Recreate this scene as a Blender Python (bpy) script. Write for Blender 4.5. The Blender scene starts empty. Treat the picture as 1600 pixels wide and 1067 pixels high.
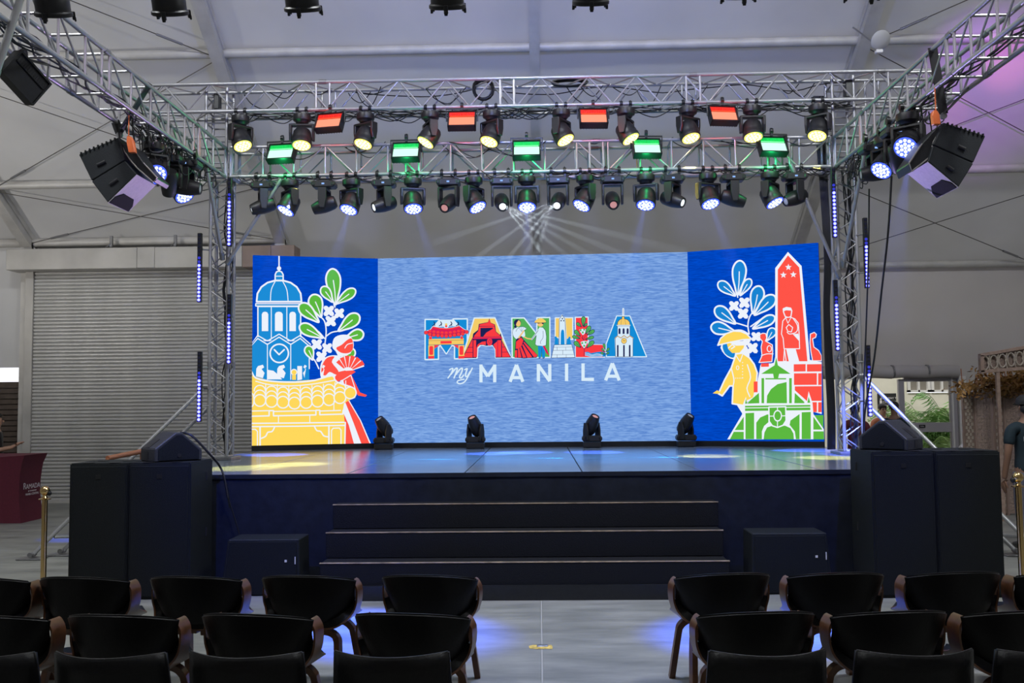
import bpy, bmesh, math, random
from mathutils import Vector, Matrix, Quaternion
from mathutils.geometry import tessellate_polygon
random.seed(7)
S = bpy.context.scene
COL = S.collection
PI = math.pi
# ------------------------------------------------------------------ camera
F = 1500.0
CAMZ = 1.85
roll = math.radians(-0.6)
u0, v0 = (842 - 800) / F, -(627 - 533.5) / F
u1 = u0 * math.cos(roll) - v0 * math.sin(roll)
v1 = u0 * math.sin(roll) + v0 * math.cos(roll)
pitch = math.atan(-v1)
yaw = math.atan(u1 * math.cos(pitch))
CR = (Matrix.Rotation(yaw, 3, 'Z') @ Matrix.Rotation(PI / 2 + pitch, 3, 'X') @ Matrix.Rotation(roll, 3, 'Z'))
cam = bpy.data.cameras.new('camera')
cam.sensor_width = 36
cam.lens = 36 * F / 1600
cam.clip_end = 200
co = bpy.data.objects.new('camera', cam)
COL.objects.link(co)
co.matrix_world = Matrix.Translation((0, 0, CAMZ)) @ CR.to_4x4()
S.camera = co
def ray(px, py):
    return CR @ Vector(((px - 800) / F, -(py - 533.5) / F, -1))
def P(px, py, Y):
    d = ray(px, py)
    return Vector((0, 0, CAMZ)) + d * (Y / d.y)
def PZ(px, py, z):
    d = ray(px, py)
    return Vector((0, 0, CAMZ)) + d * ((z - CAMZ) / d.z)
# ------------------------------------------------------------------ world, exposure, large lights
S.view_settings.view_transform = 'Standard'
S.view_settings.look = 'None'
S.view_settings.gamma = 1
S.view_settings.exposure = 0.0
S.view_settings.use_curve_mapping = False
W = bpy.data.worlds.new('world'); S.world = W; W.use_nodes = True
W.node_tree.nodes['Background'].inputs[0].default_value = (0.93, 0.95, 1.0, 1)
W.node_tree.nodes['Background'].inputs[1].default_value = 1.25
S.cycles.max_bounces = 8
S.cycles.diffuse_bounces = 4
S.cycles.volume_bounces = 0
S.cycles.transparent_max_bounces = 16
S.cycles.sample_clamp_indirect = 4
S.cycles.use_denoising = True
S.cycles.caustics_reflective = False
S.cycles.caustics_refractive = False

def lamp(kind, name, loc, target, color, power, radius=0.05, angle=30, blend=0.5, parent=None, size=None):
    l = bpy.data.lights.new(name, kind)
    l.color = color; l.energy = power
    if kind in ('SPOT', 'POINT'): l.shadow_soft_size = radius
    if kind == 'SPOT': l.spot_size = math.radians(angle); l.spot_blend = blend
    if kind == 'AREA':
        l.shape = 'RECTANGLE'; l.size, l.size_y = size
    o = bpy.data.objects.new(name, l); COL.objects.link(o)
    loc = Vector(loc)
    o.location = loc
    if target is not None:
        o.rotation_mode = 'QUATERNION'
        o.rotation_quaternion = (Vector(target) - loc).to_track_quat('-Z', 'Y')
    if parent is not None:
        o.parent = parent
    return o

# area lights added high in the tent to brighten floor and walls
for x_ in (-5.5, 0.0, 5.5):
    lamp('AREA', 'added_fill', (x_, 6.8, 9.0), (x_ * 1.1, 9.5, 0), (.95, .98, 1), 340, size=(1.2, 1.2))
# ------------------------------------------------------------------ helpers
def lin(c):
    return tuple(((x / 255) / 12.92 if x / 255 <= 0.04045 else ((x / 255 + 0.055) / 1.055) ** 2.4) for x in c)
def mat(name, c, rough=0.6, metal=0.0, emit=None, strength=1.0, noise=None, bump=0.0, alpha=None, spec=0.5, sampling=None):
    m = bpy.data.materials.new(name); m.use_nodes = True
    nt = m.node_tree; b = nt.nodes['Principled BSDF']
    c4 = tuple(c) + (1,)
    b.inputs['Base Color'].default_value = c4
    b.inputs['Roughness'].default_value = rough
    b.inputs['Metallic'].default_value = metal
    b.inputs['Specular IOR Level'].default_value = spec
    if emit is not None:
        b.inputs['Emission Color'].default_value = tuple(emit) + (1,)
        b.inputs['Emission Strength'].default_value = strength
    if noise or bump:
        sc, amt = noise or (20, 0.0)
        tc = nt.nodes.new('ShaderNodeTexCoord')
        n = nt.nodes.new('ShaderNodeTexNoise'); n.inputs['Scale'].default_value = sc; n.inputs['Detail'].default_value = 5
        nt.links.new(tc.outputs['Object'], n.inputs['Vector'])
        if amt:
            r = nt.nodes.new('ShaderNodeValToRGB')
            r.color_ramp.elements[0].position = 0.3; r.color_ramp.elements[1].position = 0.7
            r.color_ramp.elements[0].color = tuple(x * (1 - amt) for x in c) + (1,)
            r.color_ramp.elements[1].color = tuple(min(1, x * (1 + amt)) for x in c) + (1,)
            nt.links.new(n.outputs['Fac'], r.inputs['Fac'])
            nt.links.new(r.outputs['Color'], b.inputs['Base Color'])
        if bump:
            bp = nt.nodes.new('ShaderNodeBump'); bp.inputs['Strength'].default_value = bump; bp.inputs['Distance'].default_value = 0.02
            nt.links.new(n.outputs['Fac'], bp.inputs['Height'])
            nt.links.new(bp.outputs['Normal'], b.inputs['Normal'])
    if sampling: m.cycles.emission_sampling = sampling
    return m
def emat(name, rgb, strength=1.0, sampling='NONE'):
    """a surface that gives off light: a screen pixel area, a lamp face"""
    m = bpy.data.materials.new(name); m.use_nodes = True
    nt = m.node_tree; nt.nodes.clear()
    e = nt.nodes.new('ShaderNodeEmission'); o = nt.nodes.new('ShaderNodeOutputMaterial')
    e.inputs[0].default_value = tuple(lin(rgb)) + (1,); e.inputs[1].default_value = strength
    nt.links.new(e.outputs[0], o.inputs[0])
    m.cycles.emission_sampling = sampling
    return m
def fabric(name, c, trans, noise_amt=0.06):
    m = bpy.data.materials.new(name); m.use_nodes = True
    nt = m.node_tree; nt.nodes.clear()
    o = nt.nodes.new('ShaderNodeOutputMaterial'); mx = nt.nodes.new('ShaderNodeMixShader')
    d = nt.nodes.new('ShaderNodeBsdfDiffuse'); t = nt.nodes.new('ShaderNodeBsdfTranslucent')
    tc = nt.nodes.new('ShaderNodeTexCoord'); n = nt.nodes.new('ShaderNodeTexNoise')
    n.inputs['Scale'].default_value = 0.7; n.inputs['Detail'].default_value = 3
    r = nt.nodes.new('ShaderNodeValToRGB')
    r.color_ramp.elements[0].position = 0.3; r.color_ramp.elements[1].position = 0.7
    r.color_ramp.elements[0].color = tuple(x * (1 - noise_amt) for x in c) + (1,)
    r.color_ramp.elements[1].color = tuple(x * (1 + noise_amt) for x in c) + (1,)
    nt.links.new(tc.outputs['Object'], n.inputs['Vector']); nt.links.new(n.outputs['Fac'], r.inputs['Fac'])
    nt.links.new(r.outputs[0], d.inputs[0]); nt.links.new(r.outputs[0], t.inputs[0])
    mx.inputs[0].default_value = trans
    nt.links.new(d.outputs[0], mx.inputs[1]); nt.links.new(t.outputs[0], mx.inputs[2]); nt.links.new(mx.outputs[0], o.inputs[0])
    return m

class MB:
    def __init__(s): s.v = []; s.f = []; s.m = []
    def add(s, vs, fs, mi=0):
        b = len(s.v); s.v += [tuple(x) for x in vs]
        s.f += [tuple(b + i for i in f) for f in fs]; s.m += [mi] * len(fs)
        return s
    def box(s, c, d, rot=None, mi=0):
        x, y, z = d[0] / 2, d[1] / 2, d[2] / 2
        vs = [Vector(p) for p in ((-x, -y, -z), (x, -y, -z), (x, y, -z), (-x, y, -z), (-x, -y, z), (x, -y, z), (x, y, z), (-x, y, z))]
        if rot is not None: vs = [rot @ p for p in vs]
        c = Vector(c)
        return s.add([p + c for p in vs], [(0, 3, 2, 1), (4, 5, 6, 7), (0, 1, 5, 4), (1, 2, 6, 5), (2, 3, 7, 6), (3, 0, 4, 7)], mi)
    def cyl(s, p0, p1, r0, r1=None, n=12, mi=0):
        r1 = r0 if r1 is None else r1
        p0, p1 = Vector(p0), Vector(p1); q = (p1 - p0).to_track_quat('Z', 'Y')
        vs = []
        for p, r in ((p0, r0), (p1, r1)):
            for i in range(n):
                a = 2 * PI * i / n
                vs.append(p + q @ Vector((r * math.cos(a), r * math.sin(a), 0)))
        fs = [(i, (i + 1) % n, n + (i + 1) % n, n + i) for i in range(n)] + [tuple(reversed(range(n))), tuple(range(n, 2 * n))]
        return s.add(vs, fs, mi)
    def tube(s, pts, r, n=6, mi=0, sec=None):
        pts = [Vector(p) for p in pts]; k = len(pts); vs = []
        up = None
        for i, p in enumerate(pts):
            t = (pts[min(i + 1, k - 1)] - pts[max(i - 1, 0)]).normalized()
            if up is None:
                up = Vector((0, 0, 1)) if abs(t.z) < 0.9 else Vector((0, 1, 0))
            a = t.cross(up).normalized(); b = a.cross(t).normalized(); up = b
            if sec:
                for (x, y) in sec: vs.append(p + a * x + b * y)
            else:
                rr = r[i] if isinstance(r, (list, tuple)) else r
                for j in range(n):
                    an = 2 * PI * j / n; vs.append(p + a * rr * math.cos(an) + b * rr * math.sin(an))
        if sec: n = len(sec)
        fs = []
        for i in range(k - 1):
            for j in range(n):
                fs.append((i * n + j, i * n + (j + 1) % n, (i + 1) * n + (j + 1) % n, (i + 1) * n + j))
        fs += [tuple(reversed(range(n))), tuple(range((k - 1) * n, k * n))]
        return s.add(vs, fs, mi)
    def lathe(s, prof, o=(0, 0, 0), axis=(0, 0, 1), n=20, mi=0):
        q = Vector(axis).to_track_quat('Z', 'Y'); o = Vector(o); vs = []
        for (r, z) in prof:
            for i in range(n):
                a = 2 * PI * i / n; vs.append(o + q @ Vector((r * math.cos(a), r * math.sin(a), z)))
        fs = []
        for k in range(len(prof) - 1):
            for i in range(n):
                fs.append((k * n + i, k * n + (i + 1) % n, (k + 1) * n + (i + 1) % n, (k + 1) * n + i))
        fs += [tuple(reversed(range(n))), tuple(range((len(prof) - 1) * n, len(prof) * n))]
        return s.add(vs, fs, mi)
    def prism(s, poly, vec, mi=0):
        poly = [Vector(p) for p in poly]; vec = Vector(vec); n = len(poly)
        tri = tessellate_polygon([poly])
        vs = poly + [p + vec for p in poly]
        fs = [tuple(t) for t in tri] + [tuple(n + i for i in reversed(t)) for t in tri]
        fs += [(i, (i + 1) % n, n + (i + 1) % n, n + i) for i in range(n)]
        return s.add(vs, fs, mi)
    def ico(s, c, r, mi=0, sc=(1, 1, 1), sub=2):
        bm = bmesh.new(); bmesh.ops.create_icosphere(bm, subdivisions=sub, radius=1)
        c = Vector(c)
        vs = [c + Vector((v.co.x * r * sc[0], v.co.y * r * sc[1], v.co.z * r * sc[2])) for v in bm.verts]
        fs = [tuple(v.index for v in f.verts) for f in bm.faces]
        bm.free(); return s.add(vs, fs, mi)
    def mesh(s, name, mats, smooth=False, bevel=0, recalc=True, seg=1):
        me = bpy.data.meshes.new(name); me.from_pydata(s.v, [], s.f)
        if not isinstance(mats, (list, tuple)): mats = [mats]
        for m in mats: me.materials.append(m)
        for p, mi in zip(me.polygons, s.m): p.material_index = mi
        if recalc or bevel:
            bm = bmesh.new(); bm.from_mesh(me)
            bmesh.ops.recalc_face_normals(bm, faces=bm.faces)
            if bevel:
                es = [e for e in bm.edges if len(e.link_faces) == 2 and e.calc_face_angle(0) > 0.5]
                bmesh.ops.bevel(bm, geom=es, offset=bevel, segments=seg, affect='EDGES', clamp_overlap=True)
            bm.to_mesh(me); bm.free()
        if smooth:
            me.shade_smooth() if smooth is True else me.shade_smooth()
            try: me.set_sharp_from_angle(angle=math.radians(40))
            except Exception: pass
        return me
    def build(s, name, mats, parent=None, smooth=False, bevel=0, loc=None, recalc=True, seg=1):
        return put(name, s.mesh(name, mats, smooth, bevel, recalc, seg), parent, loc)
def put(name, me, parent=None, loc=None, quat=None, scale=None):
    o = bpy.data.objects.new(name, me); COL.objects.link(o)
    if parent is not None: o.parent = parent
    if loc is not None: o.location = loc
    if quat is not None: o.rotation_mode = 'QUATERNION'; o.rotation_quaternion = quat
    if scale is not None: o.scale = scale
    return o
def thing(name, label, cat, loc=(0, 0, 0), rz=0, group=None):
    o = bpy.data.objects.new(name, None); COL.objects.link(o)
    o.location = loc; o.rotation_euler = (0, 0, rz); o.empty_display_size = 0.1
    o['label'] = label; o['category'] = cat
    if group: o['group'] = group
    return o
def tag(o, label=None, cat=None, group=None, kind=None):
    if label: o['label'] = label
    if cat: o['category'] = cat
    if group: o['group'] = group
    if kind: o['kind'] = kind
    return o
def struct(name, label=None):
    o = bpy.data.objects.new(name, None); COL.objects.link(o); o.empty_display_size = 0.1
    o['kind'] = 'structure'
    if label: o['label'] = label
    return o
UNIT = {}
def rod(name, p0, p1, r, m, parent, n=10):
    """one straight round tube as its own object, sharing mesh data"""
    key = (m.name, n)
    if key not in UNIT:
        UNIT[key] = MB().cyl((0, 0, 0), (0, 0, 1), 1, n=n).mesh('tube', m, smooth=True)
    p0, p1 = Vector(p0), Vector(p1); d = p1 - p0
    return put(name, UNIT[key], parent, p0, d.to_track_quat('Z', 'Y'), (r, r, d.length))
def sm(pts, k=6, closed=False):
    """Catmull-Rom through 2-D or 3-D points"""
    pts = [Vector(p) for p in pts]; n = len(pts); out = []
    rng = range(n if closed else n - 1)
    for i in rng:
        if closed: a, b, c, d = pts[(i - 1) % n], pts[i], pts[(i + 1) % n], pts[(i + 2) % n]
        else: a, b, c, d = pts[max(i - 1, 0)], pts[i], pts[i + 1], pts[min(i + 2, n - 1)]
        for j in range(k):
            t = j / k
            out.append(0.5 * ((2 * b) + (c - a) * t + (2 * a - 5 * b + 4 * c - d) * t * t + (3 * b - a - 3 * c + d) * t ** 3))
    if not closed: out.append(pts[-1])
    return out
ORD = ['first', 'second', 'third', 'fourth', 'fifth', 'sixth', 'seventh', 'eighth', 'ninth', 'tenth', 'eleventh', 'twelfth']

# ------------------------------------------------------------------ materials
M = {}
M['alu'] = mat('truss_aluminium', (0.38, 0.38, 0.39), 0.36, 0.5, noise=(14, 0.08))
M['frame'] = mat('tent_frame_aluminium', (0.56, 0.54, 0.51), 0.5, 0.15, noise=(3, 0.12))
M['roof'] = fabric('tent_roof_fabric', (0.57, 0.56, 0.55), 0.08)
M['wallfab'] = fabric('tent_wall_fabric', (0.50, 0.47, 0.46), 0.09)
M['cablew'] = mat('wire_rope', (0.12, 0.11, 0.10), 0.5, 0.5)
M['black'] = mat('black_plastic', (0.012, 0.012, 0.014), 0.42, noise=(40, 0.2))
M['blackm'] = mat('black_painted_metal', (0.014, 0.015, 0.017), 0.35, 0.2, noise=(30, 0.2))
M['rubber'] = mat('black_cable_rubber', (0.01, 0.01, 0.012), 0.5)
M['speaker'] = mat('textured_black_speaker_paint', (0.009, 0.0115, 0.014), 0.65, noise=(160, 0.3), bump=0.25, spec=.3)
M['grille'] = mat('speaker_grille_foam', (0.006, 0.008, 0.010), 0.8, noise=(220, 0.4), bump=0.3, spec=.25)
M['skirt'] = mat('black_stage_skirt_cloth', (0.009, 0.012, 0.022), 0.8, noise=(9, 0.25), bump=0.2, spec=.25)
M['carpet'] = mat('charcoal_step_carpet', (0.006, 0.0065, 0.009), 0.85, noise=(120, 0.35), bump=0.3, spec=.25)
M['leather'] = mat('black_leather', (0.0045, 0.0045, 0.0052), 0.42, noise=(60, 0.2), bump=0.08, spec=.22)
M['wood'] = mat('walnut_plywood', (0.12, 0.05, 0.022), 0.3, noise=(12, 0.35))
M['brass'] = mat('polished_brass', (0.72, 0.50, 0.22), 0.18, 1.0)
M['steel'] = mat('dull_steel', (0.30, 0.30, 0.31), 0.4, 0.8, noise=(20, 0.15))
M['white'] = mat('white_paint', (0.72, 0.71, 0.69), 0.45)
M['orange'] = mat('orange_hoist_paint', (0.75, 0.17, 0.05), 0.4)
# ================================================================== FLOOR
def floor_mat():
    m = bpy.data.materials.new('stained_concrete'); m.use_nodes = True
    nt = m.node_tree; b = nt.nodes['Principled BSDF']; L = nt.links
    tc = nt.nodes.new('ShaderNodeTexCoord')
    mp = nt.nodes.new('ShaderNodeMapping'); mp.inputs['Scale'].default_value = (0.7, 2.4, 1)
    L.new(tc.outputs['Object'], mp.inputs[0])
    n1 = nt.nodes.new('ShaderNodeTexNoise'); n1.inputs['Scale'].default_value = 1.6; n1.inputs['Detail'].default_value = 8; n1.inputs['Roughness'].default_value = 0.65
    L.new(mp.outputs[0], n1.inputs['Vector'])
    r = nt.nodes.new('ShaderNodeValToRGB'); e = r.color_ramp.elements
    e[0].position = 0.32; e[0].color = (0.145, 0.15, 0.14, 1)
    e[1].position = 0.68; e[1].color = (0.31, 0.31, 0.285, 1)
    L.new(n1.outputs['Fac'], r.inputs[0]); L.new(r.outputs[0], b.inputs['Base Color'])
    n2 = nt.nodes.new('ShaderNodeTexNoise'); n2.inputs['Scale'].default_value = 30
    L.new(tc.outputs['Object'], n2.inputs['Vector'])
    r2 = nt.nodes.new('ShaderNodeMapRange'); r2.inputs[3].default_value = 0.35; r2.inputs[4].default_value = 0.6
    L.new(n1.outputs['Fac'], r2.inputs[0]); L.new(r2.outputs[0], b.inputs['Roughness'])
    bp = nt.nodes.new('ShaderNodeBump'); bp.inputs['Strength'].default_value = 0.08
    L.new(n2.outputs['Fac'], bp.inputs['Height']); L.new(bp.outputs[0], b.inputs['Normal'])
    return m
M['floor'] = floor_mat()
M['joint'] = mat('pale_joint_filler', (0.40, 0.395, 0.37), 0.6)
fl = struct('floor', 'grey stained concrete slab floor of the tent')
TX, TY0, TY1 = 15.0, -2.0, 18.5
# slabs with a filled joint on the centre line
xs = [-15, -7.5, -0.004, 0.004, 7.5, 15]
for x0, x1 in ((-15, -7.5), (-7.5, -0.005), (0.005, 7.5), (7.5, 15)):
    for y0, y1 in ((TY0, 5.2), (5.2, 11.85), (11.85, 18.5)):
        MB().box(((x0 + x1) / 2, (y0 + y1) / 2, -0.1), (x1 - x0 - 0.004, y1 - y0 - 0.004, 0.2)).build('slab', M['floor'], fl)
MB().box((0, 5.4, -0.102), (0.01, 12.8, 0.2)).build('joint', M['joint'], fl)
MB().box((0, 8.25, -0.15), (30, 20.6, 0.2)).build('subfloor', M['floor'], fl)
# taped floor socket
sk = thing('floor_socket', 'steel floor socket with torn yellow tape, on the aisle joint', 'socket', PZ(845, 1011, 0))
ta = MB()
pts = [(-0.085, -0.03), (-0.04, -0.045), (0.03, -0.04), (0.085, -0.045), (0.09, 0.0), (0.08, 0.04), (0.03, 0.035), (-0.05, 0.045), (-0.09, 0.02)]
ta.prism([(x, y * 1.4, 0.001) for x, y in pts], (0, 0, 0.002)).build('tape', mat('yellow_floor_tape', (0.62, 0.45, 0.12), 0.5, noise=(25, 0.5)), sk)
MB().box((0.012, 0.02, 0.006), (0.085, 0.05, 0.008)).build('lid', M['steel'], sk, bevel=0.002)
# ================================================================== TENT
EZ, EY, SL = 5.05, 18.5, 0.62
ER = 19.4; EZR = 5.05 - .62 * .9
def rz_(y): return EZ + SL * (EY - y)
RY = 8.25; RZ = rz_(RY)
ce = struct('ceiling', 'pale fabric tent roof over aluminium rafters')
XB = [-15, -10, -5, 0, 5.1, 10, 15]
for a, b in zip(XB[:-1], XB[1:]):
    for s_ in (0, 1):
        vs, fs = [], []
        NX, NY = 10, 16
        for j in range(NY + 1):
            ye = (ER if a >= -5 else EY) + .14
            y = ye + (RY - ye) * j / NY if s_ == 0 else RY + (TY0 - RY) * j / NY
            z = rz_(y) if s_ == 0 else RZ + (5.05 - RZ) * j / NY
            for i in range(NX + 1):
                t = i / NX
                vs.append((a + (b - a) * t, y, z + 0.16 - 0.05 * math.sin(PI * t) * math.sin(PI * j / NY)))
        for j in range(NY):
            for i in range(NX):
                k = j * (NX + 1) + i; fs.append((k, k + 1, k + NX + 2, k + NX + 1))
        o = MB().add(vs, fs).build('fabric_panel', M['roof'], ce, smooth=True)
def beam(name, p0, p1, w, h, parent, m=None):
    p0, p1 = Vector(p0), Vector(p1); d = p1 - p0; t = d.normalized()
    side = t.cross(Vector((0, 0, 1))).normalized() if abs(t.z) < 0.95 else Vector((1, 0, 0))
    up = side.cross(t).normalized()
    mb = MB()
    # box profile with two side grooves (keder rail)
    q = [(-w / 2, -h / 2), (w / 2, -h / 2), (w / 2, -h * .12), (w * .38, -h * .08), (w * .38, h * .08), (w / 2, h * .12), (w / 2, h / 2), (-w / 2, h / 2), (-w / 2, h * .12), (-w * .38, h * .08), (-w * .38, -h * .08), (-w / 2, -h * .12)]
    return mb.prism([p0 + side * x + up * y for x, y in q], d).build(name, m or M['frame'], parent)
for x in XB:
    w = 0.16 if x == 0 else 0.2
    beam('rafter', (x, ER if x >= -5 else EY, EZR if x >= -5 else EZ), (x, RY, RZ), w, 0.26, ce)
    beam('rafter', (x, TY0, EZ), (x, RY, RZ), w, 0.26, ce)
for y in (ER, EY, 17.15, 14.75, 12.3, 9.9, RY, 5.4, 2.5):
    z = rz_(y) if y >= RY else RZ - (RY - y) * (RZ - EZ) / (RY - TY0)
    for a, b in zip(XB[:-1], XB[1:]):
        if (y == ER and a < -5) or (y == EY and a >= -5): continue
        MB().cyl((a, y, z + 0.02), (b, y, z + 0.02), 0.075 if y != EY else 0.085, n=10).build('purlin', M['frame'], ce, smooth=True)
# wire bracing crosses and turnbuckles (in the plane of the roof)
def wire(p0, p1, parent, buckle=True):
    rod('bracing_wire', p0, p1, 0.008, M['cablew'], parent, 6)
    if buckle:
        p0, p1 = Vector(p0), Vector(p1); d = (p1 - p0).normalized()
        rod('turnbuckle', p0 + d * 0.45, p0 + d * 0.85, 0.022, M['steel'], parent, 8)
def rp(x, y): return (x, y, rz_(y) - 0.06)
for a, b in ((-10, -5), (5.1, 10)):
    for y0, y1 in ((18.4 if a < 0 else 19.3, 17.2), (17.1, 14.8), (14.7, 12.35), (12.25, 9.95)):
        wire(rp(a + .1, y0), rp(b - .1, y1), ce); wire(rp(b - .1, y0), rp(a + .1, y1), ce)
# ---- back wall
wb = struct('wall_back', 'grey fabric back wall of the tent with aluminium posts')
def curtain(x0, x1, z0, z1, y, m, parent, name='fabric_panel', amp=0.03, lean=0.0):
    vs, fs = [], []; n = max(4, int((x1 - x0) * 6)); k = 6
    for j in range(k + 1):
        v = j / k; z = z1 + (z0 - z1) * v
        for i in range(n + 1):
            x = x0 + (x1 - x0) * i / n
            vs.append((x, y - lean * v * v + amp * v * math.sin(x * 5.1 + math.sin(x * 2.3) * 2), z))
    for j in range(k):
        for i in range(n):
            q = j * (n + 1) + i; fs.append((q, q + 1, q + n + 2, q + n + 1))
    return MB().add(vs, fs).build(name, m, parent, smooth=True)
for x0, x1, z0 in ((-5, 0, 0), (0, 5.1, 0), (5.1, 8.35, 2.42), (8.35, 10, 0), (10, 15, 0)):
    curtain(x0, x1, z0, EZR + 0.14, ER + 0.12, M['wallfab'], wb)
curtain(-15, -10, 2.62, EZ + 0.14, EY + 0.12, M['roof'], wb)
MB().box((-5.0, (EY + ER) / 2 + .1, 2.6), (.02, ER - EY + .2, 5.2)).build('return_panel', M['wallfab'], wb)
MB().box((-7.5, EY + .16, 2.5), (5, .02, 5.2)).build('backing_sheet', M['wallfab'], wb)
for x in XB[1:-1]:
    if x in (0,):
        MB().box((x, ER, 2.25), (0.12, 0.16, 4.5)).build('post', M['frame'], wb)
    else:
        yy = ER if x > 0 else EY
        beam('post', (x, yy, 0), (x, yy, EZR if x > 0 else EZ), 0.2, 0.22, wb)
# bay beyond the shutter post: brown slatted panel under a daylight gap
M['brownslat'] = mat('brown_slat_paint', (0.09, 0.065, 0.05), 0.6, noise=(8, 0.2))
for i in range(22):
    z = 0.06 + i * 0.105
    MB().box((-12.5, EY + 0.1, z), (4.8, 0.03, 0.085)).build('slat', M['brownslat'], wb)
MB().box((-12.5, EY + 0.15, 1.17), (5, 0.02, 2.34)).build('backing', M['brownslat'], wb)
# vinyl window strip above the shutter housing
M['vinyl'] = fabric('clear_vinyl', (0.62, 0.61, 0.59), 0.55, 0.15)
curtain(-9.9, -5.0, 4.85, EZ + 0.05, EY + 0.1, M['vinyl'], wb, 'vinyl_window', 0.02)
# ---- side walls, front wall
wl = struct('wall_left', 'pale fabric side wall of the tent'); wr = struct('wall_right', 'pale fabric side wall of the tent'); wf = struct('wall_front', 'pale fabric wall behind the seating')
for w_, x in ((wl, -15), (wr, 15)):
    for a, b in ((TY0, 3.0), (3.0, RY), (RY, 13.4), (13.4, EY)):
        za = rz_(a) if a >= RY else RZ - (RY - a) * (RZ - EZ) / (RY - TY0)
        zb = rz_(b) if b >= RY else RZ - (RY - b) * (RZ - EZ) / (RY - TY0)
        MB().prism([(x, a, 0), (x, b, 0), (x, b, zb + .15), (x, a, za + .15)], (0.01 * (1 if x > 0 else -1), 0, 0)).build('fabric_panel', M['roof'], w_)
        beam('post', (x, a, 0), (x, a, za), 0.2, 0.22, w_)
for a, b in zip(XB[:-1], XB[1:]):
    MB().box(((a + b) / 2, TY0, 2.6), (b - a - .02, 0.01, 5.2)).build('fabric_panel', M['wallfab'], wf)
# ================================================================== ROLLER SHUTTER (left bay)
d1 = struct('door_1', 'wide closed grey steel roller shutter with box housing above')
M['slat'] = mat('galvanised_shutter_slat', (0.56, 0.55, 0.53), 0.42, 0.25, noise=(2.2, 0.08))
M['housing'] = mat('galvanised_housing_sheet', (0.50, 0.48, 0.45), 0.5, 0.2, noise=(1.6, 0.15))
x0, x1 = -9.86, -5.0
prof = []
zt, zb = 4.47, 0.03
N = 64; ph = (zt - zb) / N
me = MB()
sec = [(0, 0), (-0.010, ph * .12), (-0.024, ph * .35), (-0.024, ph * .6), (-0.010, ph * .86), (0, ph * .97), (0.012, ph * .97), (0.012, 0)]
me.prism([(x0 + .06, yy, zz) for yy, zz in sec], (x1 - x0 - .12, 0, 0))
slat = me.mesh('slat', M['slat'], recalc=True)
for i in range(N):
    put('slat', slat, d1, (0, EY - 0.18, zb + i * ph))
MB().box(((x0 + x1) / 2, EY - .18, 0.03), (x1 - x0 - .12, 0.05, 0.07)).build('bottom_bar', M['frame'], d1, bevel=.005)
for x in (x0, x1):
    MB().box((x, EY - .17, 2.25), (0.16, 0.14, 4.5)).build('guide_rail', M['housing'], d1, bevel=.006)
hx = P(12, 400, EY - .5).x
for a, b, dz in ((hx, -7.62, 0), (-7.62, -7.28, .004), (-7.28, -5.6, 0)):
    MB().box(((a + b) / 2, EY - .33, 4.66 + dz), (b - a - .004, 0.46, 0.40)).build('housing_sheet', M['housing'], d1, bevel=.008)
for a, b in ((-5.6, -5.05), (-5.05, -4.6)):
    MB().box(((a + b) / 2, EY - .33, 4.655), (b - a - .004, 0.46, 0.41)).build('housing_sheet', mat('brown_housing_patch', (0.30, 0.22, 0.18), .6, noise=(3, .15)), d1, bevel=.008)
for px in (181, 280):
    x = P(px, 380, EY).x
    MB().box((x, EY - .2, 4.98), (0.05, 0.05, 0.34)).build('hanger_bracket', M['steel'], d1)
    MB().tube([(x, EY - .22, 5.0), (x - .1, EY - .24, 4.9), (x - .24, EY - .26, 4.87)], 0.014).build('hanger_brace', M['steel'], d1)
# ================================================================== GLASS DOORWAY (right bay)
d2 = struct('door_2', 'glazed doorway in white aluminium frame under a rolled valance')
M['dframe'] = mat('grey_door_frame', (0.42, 0.40, 0.42), 0.4, 0.2)
M['glass'] = mat('door_glass', (1, 1, 1), 0.02)
b = M['glass'].node_tree.nodes['Principled BSDF']; b.inputs['Transmission Weight'].default_value = 1; b.inputs['IOR'].default_value = 1.02
DY = ER + 0.1
def dx(px): return P(px, 640, DY).x
def dz(py, px=1450): return P(px, py, DY).z
def frame_bar(pxa, pya, pxb, pyb, m=None, dep=.08, name='frame_bar'):
    a, b = dx(pxa), dx(pxb); c, d = dz(pyb), dz(pya)
    MB().box(((a + b) / 2, DY, (c + d) / 2), (b - a, dep, d - c)).build(name, m or M['dframe'], d2, bevel=.004)
frame_bar(1404, 592, 1413, 775); frame_bar(1413, 587, 1484, 596)
frame_bar(1484, 587, 1495, 775); frame_bar(1413, 660, 1484, 675); frame_bar(1413, 755, 1484, 775)
frame_bar(1486, 585, 1489, 775, M['white'], .11, 'pipe'); frame_bar(1496, 588, 1508, 775, M['white'], .2, 'jamb')
for a, b_, c, d in ((1413, 596, 1484, 660), (1413, 675, 1484, 755)):
    MB().box(((dx(a) + dx(c)) / 2, DY, (dz(b_) + dz(d)) / 2), (dx(c) - dx(a), .01, dz(b_) - dz(d))).build('glass_pane', M['glass'], d2)
# rolled valance: two soft tubes with straps
for a, b_ in ((5.15, 7.05), (7.08, 8.35)):
    MB().tube([(a + (b_ - a) * t / 6, ER - .02 + 0.01 * math.sin(t), 2.36 + 0.012 * math.sin(t * 1.7)) for t in range(7)], 0.13, n=14).build('rolled_valance', M['wallfab'], d2, smooth=True)
for x in (5.5, 7.06, 7.75):
    MB().lathe([(0.128, -.02), (0.136, -.018), (0.136, .018), (0.128, .02)], (x, ER - .02, 2.365), (1, 0, 0), 18).build('strap', M['steel'], d2)
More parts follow.
